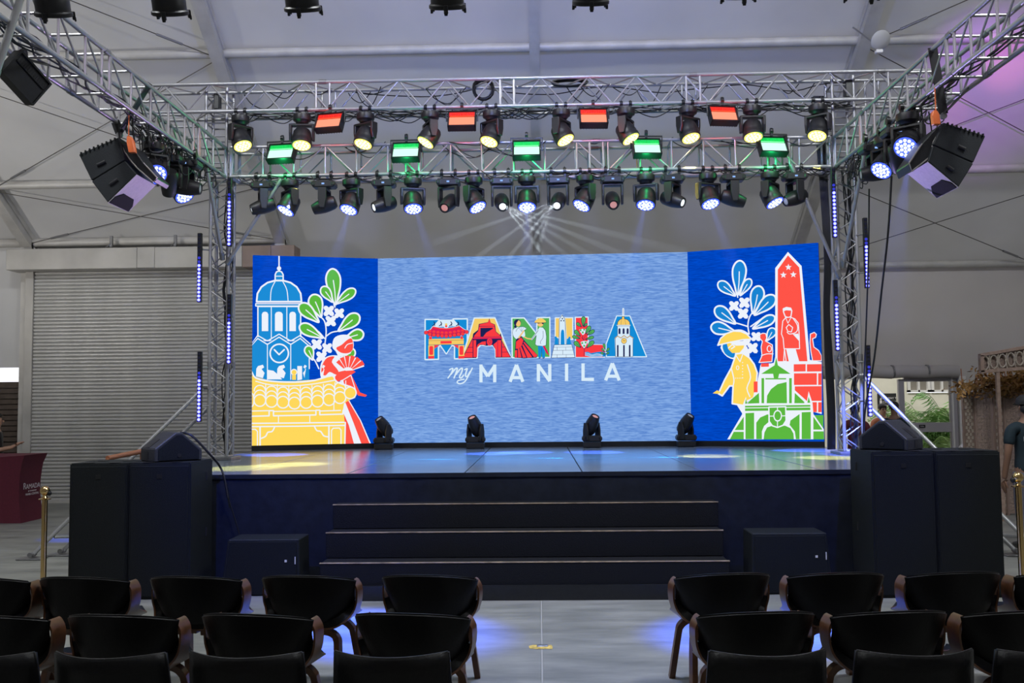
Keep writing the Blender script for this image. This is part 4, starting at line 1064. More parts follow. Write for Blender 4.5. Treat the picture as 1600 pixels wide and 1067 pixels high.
def strobe(loc, col, rot, label, group, hang=True):
    T = thing('strobe_light', label, 'stage light', loc, 0, group)
    core, tube, refl, dots = STM[col]
    rz, rx = rot; q = Quaternion((0, 0, 1), rz) @ Quaternion((1, 0, 0), rx)
    h = put('housing', STB['housing'], T, None, q)
    put('frame', STB['frame'], T, None, q)
    key = 'p' + col
    if key not in STB:
        STB[key] = STB['lit_panel'].mesh('lit_panel', core)
        STB['t' + col] = MB().cyl((-.155, -.056, .04), (.155, -.056, .04), .008).mesh('lamp_tube', tube)
        STB['r' + col] = MB().box((0, -.048, .085), (.34, .004, .08)).mesh('reflector', refl)
        mm = MB()
        for k in range(14): mm.box((-.15 + k * .023, -.054, .075), (.006, .004, .045))
        STB['d' + col] = mm.mesh('fin_glow', dots)
    put('lit_panel', STB[key], T, None, q); put('lamp_tube', STB['t' + col], T, None, q); put('reflector', STB['r' + col], T, None, q); put('fin_glow', STB['d' + col], T, None, q)
    put('bracket', STB['bracket'], T, None, Quaternion((0, 0, 1), rz))
    c = put('clamp', CL, T, (0, 0, .215))
    return T
for i, (px, py, rz, w_) in enumerate(((516, 193, -.2, 'nearest the shutter'), (722, 190, 0, 'just shutter-side of the centre'), (927, 186, .05, 'just doorway-side of the centre'), (1129, 182, .16, 'dimmest, nearest the doorway'))):
    p = P(px, py, TY - .22)
    strobe((p.x, p.y, p.z), 'red', (rz, -.5), 'red-lit strobe panel under the upper truss, %s' % w_, 'red strobe panels')
    lamp('POINT', 'red_glow', (p.x, p.y - .25, p.z - .12), None, (1, .08, .05), 5, .12)
for i, (px, py, rz) in enumerate(((441, 241, -.14), (635, 239, -.05), (823, 236, 0), (1010, 233, .08), (1206, 230, .16))):
    p = P(px, py, TY - .14)
    strobe((p.x, p.y, p.z), 'green', (rz, -.5), '%s green-lit strobe panel from the shutter end, on the lower truss' % ORD[i], 'green strobe panels')
    lamp('POINT', 'green_glow', (p.x, p.y - .14, p.z - .2), None, (.02, 1, .25), 7, .06)
# can lamps on the front truss
pr = MB().lathe([(.03, .30), (.075, .29), (.088, .24), (.10, .22), (.10, .16), (.108, .15), (.108, .10), (.113, .09), (.113, .02), (.125, .01), (.125, -.01), (.115, -.012), (.112, .0)], n=28).mesh('can_body', M['black'], smooth=True)
ringm = MB().lathe([(.104, .0), (.104, -.014), (.118, -.016), (.12, .0)], n=28).mesh('lens_ring', M['blackm'], smooth=True)
clip = MB().box((0, -.125, -.012), (.028, .02, .055)).box((0, -.132, -.035), (.022, .012, .03)).mesh('clip', M['blackm'], bevel=.003)
brk = MB().tube([(-.125, 0, .12), (-.13, 0, .35), (.13, 0, .35), (.125, 0, .12)], .01, sec=[(-.015, -.004), (.015, -.004), (.015, .004), (-.015, .004)]).mesh('bracket', M['blackm'])
for i, (px, py, d) in enumerate(((84, 22, .07), (266, 20, .03), (473, 14, .0), (699, 10, 0), (923, 4, 0), (1157, -6, -.03), (1352, -8, -.05))):
    p = P(px, py, 6.35)
    T = thing('can_lamp', '%s black can lamp from the shutter side, hanging mouth-down on the front truss' % ORD[i], 'stage light', p, 0, 'black can lamps')
    q = Quaternion((0, 1, 0), d) @ Quaternion((1, 0, 0), .48)
    b_ = put('can_body', pr, T, None, q); put('lens_ring', ringm, T, None, q)
    for k in range(3): put('clip', clip, T, None, q @ Quaternion((0, 0, 1), k * 2 * PI / 3))
    put('bracket', brk, T); put('clamp', CL, T, (0, 0, .40))
    MB().cyl((0, 0, .34), (0, 0, max(.36, zc + .1 - .195 - p.z)), .012).build('hanger', M['steel'], T)
# pixel bars
PBB = MB().box((0, .015, 0), (.055, .05, .92)).mesh('bar_body', M['blackm'], bevel=.004)
DOTM = [emat('pixel_dark', (40, 42, 60), .6), emat('pixel_dim', (60, 66, 210), .9), emat('pixel_lit', (190, 196, 255), 1.6)]
DOTR = emat('pixel_ring', (40, 40, 245), 1.3)
DOTS = [MB().cyl((0, -.010, 0), (0, -.016, 0), .019, n=10).mesh('pixel', m_) for m_ in DOTM]
RINGS = MB().cyl((0, -.009, 0), (0, -.012, 0), .026, n=12).mesh('pixel_rim', DOTR)
pb = [(311.5, 366, 470, 8, 'outer'), (358.5, 280, 382, 6, 'inner'), (358, 462, 566, 7, 'inner'), (311.5, 552, 656, 7, 'outer'),
      (1303, 265, 368, 6, 'inner'), (1353.5, 343, 447, 7, 'outer'), (1307, 440, 545, 6, 'inner'), (1358, 542, 648, 7, 'outer')]
for i, (px, y0, y1, dark, sd) in enumerate(pb):
    p = P(px, (y0 + y1) / 2, 12.48)
    T = thing('pixel_bar', 'blue LED pixel bar, %s on the %s edge of the %s tower' % ('upper' if (y0 < 400) else 'lower', sd, 'shutter-side' if px < 800 else 'doorway-side'), 'stage light', p, 0, 'blue pixel bars on the towers')
    put('bar_body', PBB, T)
    for k in range(18):
        z = .43 - k * (.86 / 17); c = 0 if k < dark - 2 else (1 if k < dark else 2)
        if c == 2: put('pixel_rim', RINGS, T, (0, 0, z))
        put('pixel', DOTS[c], T, (0, 0, z))
    s_ = 1 if (px > 800) == (sd == 'inner') else -1
    for z in (-.25, .25): rod('arm', (0, .03, z), (s_ * .1 * (1 if True else -1), .12, z), .01, M['steel'], T, 8)
# ================================================================== LINE ARRAYS
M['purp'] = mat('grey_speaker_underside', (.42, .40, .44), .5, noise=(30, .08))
def slab_from_px(pts, Y, dep, name, m, parent, o, bevel=.008):
    P3 = [P(x, y, Y) - o for x, y in pts]
    return MB().prism(P3, (0, dep, 0)).build(name, m, parent, bevel=bevel)
def array(label, Y, top, bot, under_pts, slot1, slot2, side, strap, hx_):
    o = P(strap[2][0], strap[2][1], Y + .12)
    T = thing('line_array', label, 'speaker', o, 0, 'hung line array speakers')
    slab_from_px(top, Y, .5, 'upper_cabinet', M['speaker'], T, o)
    slab_from_px(bot, Y, .5, 'lower_cabinet', M['speaker'], T, o)
    for (xa, ya, xb, yb) in (slot1, slot2):
        a, b_ = P(xa, ya, Y - .004) - o, P(xb, yb, Y - .004) - o
        MB().tube([a, b_], .019, 10).build('handle_slot', M['rubber'], T)
    # perforated rigging rail along the upper edge
    a, b_ = P(top[0][0], top[0][1], Y - .01) - o, P(top[1][0], top[1][1], Y - .01) - o
    up = Vector((0, 0, .03))
    for k in range(9):
        q = a.lerp(b_, (k + .6) / 9.6); MB().box(q + up * .02, (.016, .016, .022)).build('rigging_tooth', M['blackm'], T)
    a2 = a.lerp(b_, .0)
    # pale underside plate with grille patch
    u = [P(x, y, Y) - o for x, y in bot[2:4]] if False else None
    e0, e1 = P(*bot[2], Y) - o, P(*bot[3], Y) - o     # lower edge, in order
    nrm = (e1 - e0).cross(Vector((0, 1, 0))).normalized()
    if nrm.z > 0: nrm = -nrm
    k = nrm * .004
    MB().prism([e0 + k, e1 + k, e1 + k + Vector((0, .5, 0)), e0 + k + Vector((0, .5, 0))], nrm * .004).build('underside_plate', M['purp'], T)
    k = nrm * .010
    far, near = (e0, e1) if (e0.x < e1.x) == (side > 0) else (e1, e0)
    e = far; v = near - far
    g = [e + v * .02 + Vector((0, .01, 0)), e + v * .22 + Vector((0, .01, 0)), e + v * .40 + Vector((0, .1, 0)), e + v * .38 + Vector((0, .36, 0)), e + v * .2 + Vector((0, .46, 0)), e + v * .02 + Vector((0, .48, 0))]
    MB().prism([p_ + k for p_ in g], nrm * .006).build('grille_patch', M['grille'], T)
    # straps, shackle and orange chain hoist
    for q in strap[:2]:
        MB().tube([q - o, Vector((0, 0, 0))], .02, sec=[(-.045, -.006), (.045, -.006), (.045, .006), (-.045, .006)]).build('sling', M['rubber'], T)
    MB().lathe([(.022, -.012), (.034, -.012), (.034, .012), (.022, .012)], (0, 0, -.02), (0, 1, 0), 14).build('shackle', M['steel'], T, smooth=True)
    h0, h1 = P(hx_[0], hx_[1], Y - .05) - o, P(hx_[2], hx_[3], Y - .05) - o
    MB().prism([h0 + Vector((-.02, 0, 0)), h0 + Vector((.015, 0, 0)), h0.lerp(h1, .3) + Vector((.035, 0, 0)), h1 + Vector((.04, 0, 0)), h1 + Vector((-.03, 0, 0)), h0.lerp(h1, .35) + Vector((-.035, 0, 0))], (0, .06, 0)).build('hoist_body', M['orange'], T, bevel=.005)
    rod('hoist_chain', h0, h0 + Vector((0, 0, .22)), .006, M['orange'], T, 6)
    # rear amplifier frame with pale edge
    r = [P(x, y, Y + .05) - o for x, y in under_pts]
    MB().prism(r, (0, .35, 0)).build('rear_panel', M['blackm'], T, bevel=.01)
    MB().tube([q + Vector((0, -.01, 0)) for q in r[:-1]], .008).build('rear_edge', mat('scuffed_edge', (.3, .28, .26), .4, .4), T)
    return T
Ya = 9.9
inn = -4.16
def chord_pt(x, z, Y): return Vector((x, Y, z))
array('black two-box line array hanging beside the roller shutter side truss', Ya, [(123, 241), (186, 214), (195, 250), (143, 282)], [(143, 283), (195, 251), (213, 272), (168, 316)],
      [(188, 224), (196, 238), (204, 250), (214, 262), (240, 285), (246, 278), (225, 255), (205, 225)], (152, 258, 165, 252), (172, 288, 184, 280), 1, [Vector((-4.13, 10.0, ZT + .02)), Vector((-4.5, 10.0, ZB)), (187, 208)], (201, 212, 205, 238))
array('black two-box line array hanging on the doorway side truss', 9.35, [(1540, 212), (1474, 191), (1458, 226), (1521, 254)], [(1521, 255), (1458, 227), (1450, 252), (1498, 292)],
      [(1470, 198), (1466, 208), (1458, 222), (1452, 246), (1424, 268), (1420, 255), (1440, 225), (1462, 200)], (1497, 228, 1508, 233), (1479, 259, 1489, 266), -1, [Vector((3.93, 9.4, ZT + .02)), Vector((4.27, 9.4, ZB)), (1474, 178)], (1462, 172, 1464, 194))
# moving lights under the side trusses
def side_fix(px, py, Y, d, kind, label):
    p = P(px, py, Y)
    if kind == 'w': return wash(px, py, Y, d, LENS_WB, label, 'lights under the side trusses', ZB)
    return beamhead((p.x, Y, ZB), d, kind, label, 'lights under the side trusses')
side_fix(240, 240, 10.6, (.5, -.6, -.6), 'w', 'blue wash light right behind the shutter-side line array')
side_fix(265, 250, 11.1, (-.3, .6, -.8), 'lensdim', 'dark moving head between two wash lights near the shutter-side line array')
side_fix(282, 270, 11.6, (.55, -.3, -.7), 'w', 'blue wash light near the shutter-side tower, face edge-on')
side_fix(293, 280, 11.35, (1, .05, -.12), 'lensdim', 'moving head with level head near the shutter-side tower')
side_fix(1420, 235, 10.0, (-.5, -.6, -.6), 'w', 'blue wash light right behind the doorway-side line array')
side_fix(1403, 250, 10.5, (.3, .6, -.8), 'lensdim', 'dark moving head between two wash lights near the doorway-side line array')
side_fix(1384, 262, 10.9, (-.55, -.35, -.7), 'w', 'blue wash light near the doorway-side tower, face edge-on')
side_fix(1366, 270, 11.2, (-1, .05, -.12), 'lensdim', 'moving head with level head near the doorway-side tower')
# dark strobe hung near the front corner
p = P(36, 122, 7.9)
T = strobe(p, 'red', (.9, -.75), 'dark panel light hanging steeply from the shutter-side truss', 'front corner lights')
for c in T.children:
    if not c.name.startswith(('clamp', 'bracket')): c.rotation_quaternion = Quaternion((0, 1, 0), 1.05) @ c.rotation_quaternion
    if c.name.startswith(('lit_panel', 'lamp_tube', 'fin_glow', 'reflector')): c.data = c.data.copy(); c.data.materials[0] = M['blackm']
# ================================================================== CABLES
rnd = random.Random(3)
def cable(pts, r=.008, k=6): return sm(pts, k), r
def tangle(label, spans, name='cable_tangle'):
    mb = MB(); o = Vector(spans[0][0][0])
    for pts, r in spans: mb.tube([Vector(p) - o for p in pts], r, 5)
    ob = mb.build(name, M['rubber'], None, smooth=True, loc=o)
    tag(ob, label, 'cables', kind='stuff'); return ob
def swags(x0, x1, y, ztop, drop, n, r=.007, step=.6, yj=.1):
    out = []
    for _ in range(n):
        a = rnd.uniform(x0, x1 - .2); w_ = rnd.uniform(.25, step); d = rnd.uniform(.02, drop); yy = y + rnd.uniform(-yj, yj); z = ztop + rnd.uniform(-.02, .02)
        out.append(sm([(a, yy, z), (a + w_ * .25, yy - .03, z - d * .8), (a + w_ * .6, yy + .02, z - d), (a + w_, yy, z + rnd.uniform(-.02, .04))], 5))
    return [(p, r) for p in out]
def longrun(x0, x1, y, z, amp, n, r=.008):
    out = []
    for _ in range(n):
        k = int((x1 - x0) / .35); ph_ = rnd.uniform(0, 6)
        out.append((sm([(x0 + (x1 - x0) * i / k, y + rnd.uniform(-.05, .05), z + amp * math.sin(i * 1.3 + ph_) + rnd.uniform(-amp, amp) * .5) for i in range(k + 1)], 3), r))
    return out
ub = tangle('black cables looping along the upper truss', longrun(-4.0, 4.2, TY + .1, UZB + .03, .03, 3, .009) + longrun(-2.5, 4.2, TY + .2, UZT - .05, .04, 1) + swags(-4.1, 4.1, TY, UZB, .13, 46) + swags(-4, 4, TY + .2, UZT - .02, .28, 16))
# coils hung on the upper truss
for px, py in ((755, 138), (890, 128)):
    p = P(px, py, TY + .02); loops = []
    for k in range(5):
        rr = .12 + rnd.uniform(-.02, .03); loops.append(([(p.x + rr * math.cos(a) * (1 if px < 800 else 1.7), p.y + .02 * k, p.z + rr * math.sin(a) * (1 if px < 800 else .3)) for a in [2 * PI * j / 14 for j in range(15)]], .010))
    o = tangle('black cable %s on the upper truss near the centre' % ('coil hanging' if px < 800 else 'coil lying flat'), loops, 'cable_coil')
tangle('thin black cables along the lower truss', longrun(-4.0, 3.9, TY + .1, ZB + .02, .03, 2) + longrun(-4, 3.9, TY, ZT + .02, .015, 1, .006) + swags(-4, 3.9, TY - .02, ZB, .12, 60, .006, .45) + swags(-4, 3.9, TY, ZT + .02, .2, 22, .006, .9))
for sgn, x, lb in ((-1, -4.3, 'shutter-side'), (1, 4.1, 'doorway-side')):
    sp = []
    for _ in range(6):
        pts = [(x + rnd.uniform(-.12, .12), 7.4 + i * .42, ZB + .03 + rnd.uniform(0, .05)) for i in range(13)]; sp.append((sm(pts, 3), .009))
    for _ in range(60):
        y = rnd.uniform(9.9, 12.3); xx = x + rnd.uniform(-.15, .15) ; d = rnd.uniform(.05, .35); w_ = rnd.uniform(.1, .4)
        sp.append((sm([(xx, y, ZB), (xx + rnd.uniform(-.1, .1), y + w_ * .3, ZB - d), (xx + rnd.uniform(-.1, .1), y + w_ * .8, ZB - d * .8), (xx, y + w_, ZB)], 4), .007))
    tangle('tangled black cables hanging under the %s side truss' % lb, sp)
# tower cables
for x, lb in ((-4.16, 'shutter-side'), (4.12, 'doorway-side')):
    sp = []
    for _ in range(5): sp.append((sm([(x + rnd.uniform(-.06, .06), 12.72 + rnd.uniform(-.05, .05), SZ + .05 + i * .37) for i in range(11)], 4), .009))
    tangle('black cables running down inside the %s tower' % lb, sp, 'cable_bundle')
sp = []
for k in range(7):
    q = [P(1272 + k * 2.5, 150, 12.9), P(1276 + k * 2.4, 210, 12.95), P(1283 + k * 1.6, 300, 13), P(1289 + k * 1.5, 400, 13), P(1288 + k * 1.2, 480, 13.1), P(1290 + k * 1.6, 560, 13.2), P(1294 + k * 1.6, 640, 13.3)]
    q.append(Vector((q[-1].x, 13.35, SZ + .03))); sp.append((sm(q, 5), .016))
tangle('thick black cable bundle hanging beside the obelisk screen', sp, 'cable_bundle')
def one_cable(label, pts, r=.009):
    o = Vector(pts[0]); ob = MB().tube([Vector(p) - o for p in sm(pts, 6)], r, 6).build('cable', M['rubber'], None, smooth=True, loc=o); tag(ob, label, 'cable')
one_cable('long black cable dropping from the doorway-side line array', [P(1393, 275, 10.3), P(1388, 360, 10.4), P(1378, 450, 10.8), P(1366, 560, 11.6), P(1352, 640, 12.3), (P(1348, 690, 12.6).x, 12.6, SZ + .01)], .012)
one_cable('black cable dropping straight from the doorway-side truss', [P(1358, 295, 11.4), P(1357, 400, 11.6), P(1353, 520, 12), P(1350, 600, 12.3), (P(1347, 660, 12.5).x, 12.5, SZ + .01)], .01)
one_cable('black cable from the stage monitor down the stage skirt', [P(282, 676, 9.7), P(300, 681, 9.65), P(330, 712, 9.75), P(343, 728, 9.9), P(350, 745, 9.9), P(356, 778, 9.9)], .012)
one_cable('thin black wire hanging down the stage skirt', [P(357, 778, 9.92), P(364, 800, 9.92), P(374, 835, 9.92), P(378, 880, 9.92)], .004)
# black sheets tied on the upper truss
for px, py, w_, h_ in ((340, 160, 9, 26), (1325, 140, 12, 28)):
    p = P(px, py, 12.6); MBo = MB().box((0, 0, 0), (w_ / 119, .12, h_ / 119)).build('cable_box', M['blackm'], None, bevel=.01, loc=p)
    tag(MBo, 'small black box strapped to the upper truss on the %s side' % ('shutter' if px < 800 else 'doorway'), 'box')
# disc on the rafter
p = P(1376, 63, 13.1)
T = thing('roof_antenna', 'round white dish with small box on the tent rafter', 'antenna', p)
MB().lathe([(.02, -.03), (.10, -.03), (.135, -.015), (.14, 0), (.12, .02), (.03, .03)], (0, 0, 0), (.15, -.75, -.5), 30).build('dish', mat('matt_grey_white', (.42, .42, .42), .6), T, smooth=True)
MB().box((-.03, 0, -.16), (.1, .08, .05)).build('small_box', M['white'], T, bevel=.01)
rod('mount', (-.05, .03, -.05), (-.1, .8, .5), .012, M['steel'], T, 8)
# ================================================================== SUBWOOFERS, MONITORS, FILLS
def sub(x0, x1, Yf, z, dep, label):
    T = thing('subwoofer', label, 'speaker', ((x0 + x1) / 2, Yf + dep / 2, 0), 0, 'tall black subwoofer cabinets'); w_ = x1 - x0
    MB().box((0, 0, z / 2), (w_ - .006, dep, z)).build('cabinet', M['speaker'], T, bevel=.012, seg=2)
    MB().box((0, -dep / 2 - .006, z / 2), (w_ - .05, .012, z - .06)).build('front_grille', M['grille'], T, bevel=.004)
    MB().box((0, -dep / 2 - .0135, z - .13), (.05, .004, .04)).build('badge', M['blackm'], T)
    for s_ in (-1, 1):
        for zz in (z - .16, z * .45): MB().tube([(s_ * (w_ / 2 - .002), -.02 * 0 + .12, zz - .04), (s_ * (w_ / 2 - .002), .12, zz + .04)], .012, 8).build('handle', M['rubber'], T)
    for a in (-1, 1):
        for b_ in (-.4, .1): MB().lathe([(.05, 0), (.055, .004), (.02, .006)], (a * w_ * .22, b_ * dep, z), (0, 0, 1), 16).build('stacking_cup', M['rubber'], T)
    for a in (-1, 1):
        for b_ in (-1, 1): MB().cyl((a * (w_ / 2 - .06), b_ * (dep / 2 - .06), -.0), (a * (w_ / 2 - .06), b_ * (dep / 2 - .06), .02), .02).build('foot', M['rubber'], T)
ys_l = 9.2
xa, xb, xc_ = P(107, 800, ys_l).x, P(200, 800, ys_l).x, P(298, 800, ys_l).x
zl = P(200, 723.5, ys_l).z
sub(xa, xb, ys_l, zl, .62, 'tall black subwoofer standing nearest the brass post by the shutter')
sub(xb, xc_, ys_l, zl, .62, 'tall black subwoofer with the floor monitor on top, shutter side')
ys_r = 9.1
xa, xb, xc_ = P(1363.5, 800, ys_r).x, P(1463, 800, ys_r).x, P(1567, 800, ys_r).x
zr = P(1463, 705, ys_r).z
sub(xa, xb, ys_r, zr, .62, 'tall black subwoofer with the floor monitor on top, doorway side')
sub(xb, xc_, ys_r, zr, .62, 'tall black subwoofer nearest the woven screens')
M['speakerside'] = mat('worn_grey_black_paint', (.028, .029, .029), .55, noise=(90, .25), bump=.2)
def monitor2(label, px, s_, Yc, z):
    """wedge with pentagonal baffle, standing on the subwoofers"""
    T = thing('floor_monitor', label, 'speaker', (P(px, 690, Yc).x, Yc, z), .72 * s_, 'floor monitors')
    pr_ = [(-.235, 0), (-.235, .13), (-.03, .285), (.03, .285), (.235, .11), (.235, 0)]
    MB().prism([Vector((x, -.2, zz)) for x, zz in pr_], (0, .4, 0)).build('cabinet', M['speakerside'], T, bevel=.01)
    MB().prism([Vector((x * .86, -.201, zz * .86 + .014)) for x, zz in pr_], (0, -.01, 0)).build('front_grille', M['grille'], T, bevel=.003)
    MB().cyl((0, -.212, .06), (0, -.217, .06), .02).build('badge', M['rubber'], T)
    x0_, z0_, x1_, z1_ = (-.235, .13, -.03, .285) if s_ > 0 else (.235, .11, .03, .285)
    a, b_ = Vector((x0_, 0, z0_)), Vector((x1_, 0, z1_)); n_ = Vector((-(b_ - a).z, 0, (b_ - a).x)); n_ = n_ if n_.z > 0 else -n_; n_.normalize()
    MB().prism([a.lerp(b_, .05) + Vector((0, -.02, 0)) + n_ * .001, a.lerp(b_, .55) + Vector((0, -.02, 0)) + n_ * .001, a.lerp(b_, .55) + Vector((0, .07, 0)) + n_ * .001, a.lerp(b_, .05) + Vector((0, .07, 0)) + n_ * .001], n_ * .003).build('handle_recess', M['rubber'], T)
    MB().box((-.236 * s_, .02, .06), (.004, .08, .07)).build('handle_recess', M['rubber'], T)
    return T
monitor2('black wedge monitor lying on the subwoofer near the roller shutter', 268, 1, 9.55, zl)
monitor2('black wedge monitor lying on the subwoofer near the glazed doorway', 1392, -1, 9.5, zr)
def fill(label, pxa, pxb, pyt, Y, slant):
    a, b_ = P(pxa, 880, Y), P(pxb, 880, Y); z = P((pxa + pxb) / 2, pyt, Y).z
    T = thing('front_fill_speaker', label, 'speaker', ((a.x + b_.x) / 2, Y + .2, 0), 0, 'low speakers in front of the stage'); w_ = b_.x - a.x
    k = .035
    f = [(-w_ / 2 - k, 0), (w_ / 2 + k * .3, 0), (w_ / 2, z), (-w_ / 2 + k, z)] if slant > 0 else [(-w_ / 2 - k * .3, 0), (w_ / 2 + k, 0), (w_ / 2 - k * .5, z), (-w_ / 2, z)]
    MB().prism([Vector((x, -.2, zz)) for x, zz in f], (0, .4, 0)).build('cabinet', M['speaker'], T, bevel=.008)
    MB().prism([Vector((x * .93, -.201, zz * .94 + .012)) for x, zz in f], (0, -.012, 0)).build('front_grille', M['grille'], T, bevel=.003)
    MB().box((w_ * .33, -.216, z * .62), (.022, .004, .022)).build('badge', M['white'], T); MB().box((w_ * .455, -.216, z * .63), (.009, .004, .07)).build('label_strip', M['white'], T)
fill('low black speaker on the floor before the skirt, shutter side of the steps', 350, 467, 843, 9.35, 1)
fill('low black speaker on the floor before the skirt, doorway side of the steps', 1176, 1296, 833, 9.3, -1)
# ================================================================== BRASS POSTS, CABLE RAMP
def stanchion(px, pyt, Y, label, part):
    p = P(px, pyt, Y); T = thing('brass_post', label, 'barrier post', (p.x, Y, 0), 0, 'brass barrier posts'); h = p.z
    MB().lathe([(.16, 0), (.16, .012), (.145, .03), (.05, .05), (.026, .07)], n=30).build('base', M['brass'], T, smooth=True)
    MB().lathe([(.026, .05), (.026, h - .13)], n=20).build('post', M['brass'], T, smooth=True)
    MB().lathe([(.026, h - .13), (.055, h - .128), (.055, h - .12), (.03, h - .112), (.02, h - .095), (.022, h - .085)], n=20).build('collar', M['brass'], T, smooth=True)
    MB().ico((0, 0, h - .045), .045, sub=3).build('ball', M['brass'], T, smooth=True)
    MB().lathe([(.014, 0), (.024, .004), (.024, .02), (.012, .03)], (.03 * part, 0, h - .07), (part, 0, 0), 12).build('rope_socket', M['blackm'], T, smooth=True)
stanchion(70.5, 759, 9.0, 'brass barrier post with round ball top beside the shutter-side speakers', 1)
stanchion(1590, 737, 8.3, 'brass barrier post with ball top beside the doorway-side speakers', -1)
a, b_ = PZ(-25, 962, 0), PZ(56, 922, 0)
T = thing('cable_ramp', 'black and yellow cable ramp lying on the floor by the chairs', 'cable ramp', (a + b_) / 2, math.atan2(b_.y - a.y, b_.x - a.x))
L_ = (b_ - a).length
MB().prism([(-L_ / 2, -.16, 0), (-L_ / 2, -.08, .045), (-L_ / 2, .08, .045), (-L_ / 2, .16, 0)], (L_, 0, 0)).build('ramp_body', M['rubber'], T)
MB().box((0, .06, .047), (L_, .07, .006)).build('yellow_lid', mat('yellow_ramp_lid', (.75, .42, .05), .5), T)
# ================================================================== RAMADA TABLE
M['maroon'] = mat('maroon_stretch_cloth', (.115, .012, .03), .7, noise=(30, .1), bump=.05)
Yt = 15.2
p = P(30, 765, Yt)
xr = P(34, 765, Yt).x; xl = xr - 1.9; ht = P(60, 714, Yt).z
T = thing('promo_table', 'table in fitted maroon cloth with white lettering by the shutter', 'table', ((xl + xr) / 2, Yt + .35, 0))
w_ = (xr - xl) / 2
vs, fs = [], []
rows = []
for k in range(9):
    v = k / 8; z = ht * v; pin = 1 - .06 * math.sin(PI * v) + (.04 if k == 8 else 0)
    ring = []
    for (x, y) in ((-w_, -.35), (-w_ * .33, -.33 - .02 * math.sin(PI * v)), (w_ * .33, -.33), (w_, -.35), (w_, .35), (-w_, .35)):
        dz_ = .03 if (k == 8 and abs(x) == w_) else 0
        ring.append((x * pin, y * pin, z + dz_ - (.012 if k == 8 and abs(x) < w_ else 0)))
    rows.append(ring)
for r_ in rows: vs += r_
for k in range(8):
    for i in range(6): fs.append((k * 6 + i, k * 6 + (i + 1) % 6, (k + 1) * 6 + (i + 1) % 6, (k + 1) * 6 + i))
fs.append(tuple(48 + i for i in range(6)))
MB().add(vs, fs).build('fitted_cloth', M['maroon'], T, smooth=True)
for s_ in (-1, 1):
    for q in (-1, 1): MB().cyl((s_ * (w_ - .12), q * .22, 0), (s_ * (w_ - .12), q * .22, ht - .05), .015).build('leg', M['steel'], T)
MB().box((0, 0, ht - .03), (2 * w_ - .06, .62, .03)).build('table_top', M['white'], T)
def text(body, size, m, parent, loc, rot=(PI / 2, 0, 0), ext=.001, align='CENTER', sx=1.0, name='lettering'):
    cu = bpy.data.curves.new('t', 'FONT'); cu.body = body; cu.size = size; cu.extrude = ext; cu.align_x = align; cu.align_y = 'CENTER'
    o = bpy.data.objects.new('t', cu); COL.objects.link(o)
    dg = bpy.context.evaluated_depsgraph_get(); me = bpy.data.meshes.new_from_object(o.evaluated_get(dg))
    bpy.data.objects.remove(o); bpy.data.curves.remove(cu)
    me.materials.clear(); me.materials.append(m)
    k = put(name, me, parent, loc); k.rotation_euler = rot; k.scale = (sx, 1, 1); return k
M['print'] = mat('white_print', (.75, .70, .72), .6)
ly = w_ * .985
RT = (PI / 2, 0, PI / 2)
text('R', .145, M['print'], T, (ly, -.235, .57), rot=RT, sx=1.05)
text('AMADA', .112, M['print'], T, (ly, .02, .558), rot=RT, sx=1.1)
text('BY WYNDHAM', .034, M['print'], T, (ly, .0, .485), rot=RT, sx=1.1); text('MANILA CENTRAL', .05, M['print'], T, (ly, .0, .435), rot=RT, sx=1.0)
# wooden handrail behind the monitor
T = thing('hand_rail', 'brown wooden stage step handrail behind the shutter-side monitor', 'rail', P(200, 712, 11))
h0 = P(200, 712, 11)
a, b_, c = P(168, 716, 11.0) - h0, P(212, 706, 11.6) - h0, P(222, 705, 11.6) - h0
M['railw'] = mat('red_brown_wood', (.30, .12, .06), .45, noise=(9, .2))
rod('rail', a, c, .03, M['railw'], T); 
for q in (a, c): rod('post', q - Vector((0, 0, (h0 + q).z)), q, .025, M['railw'], T)
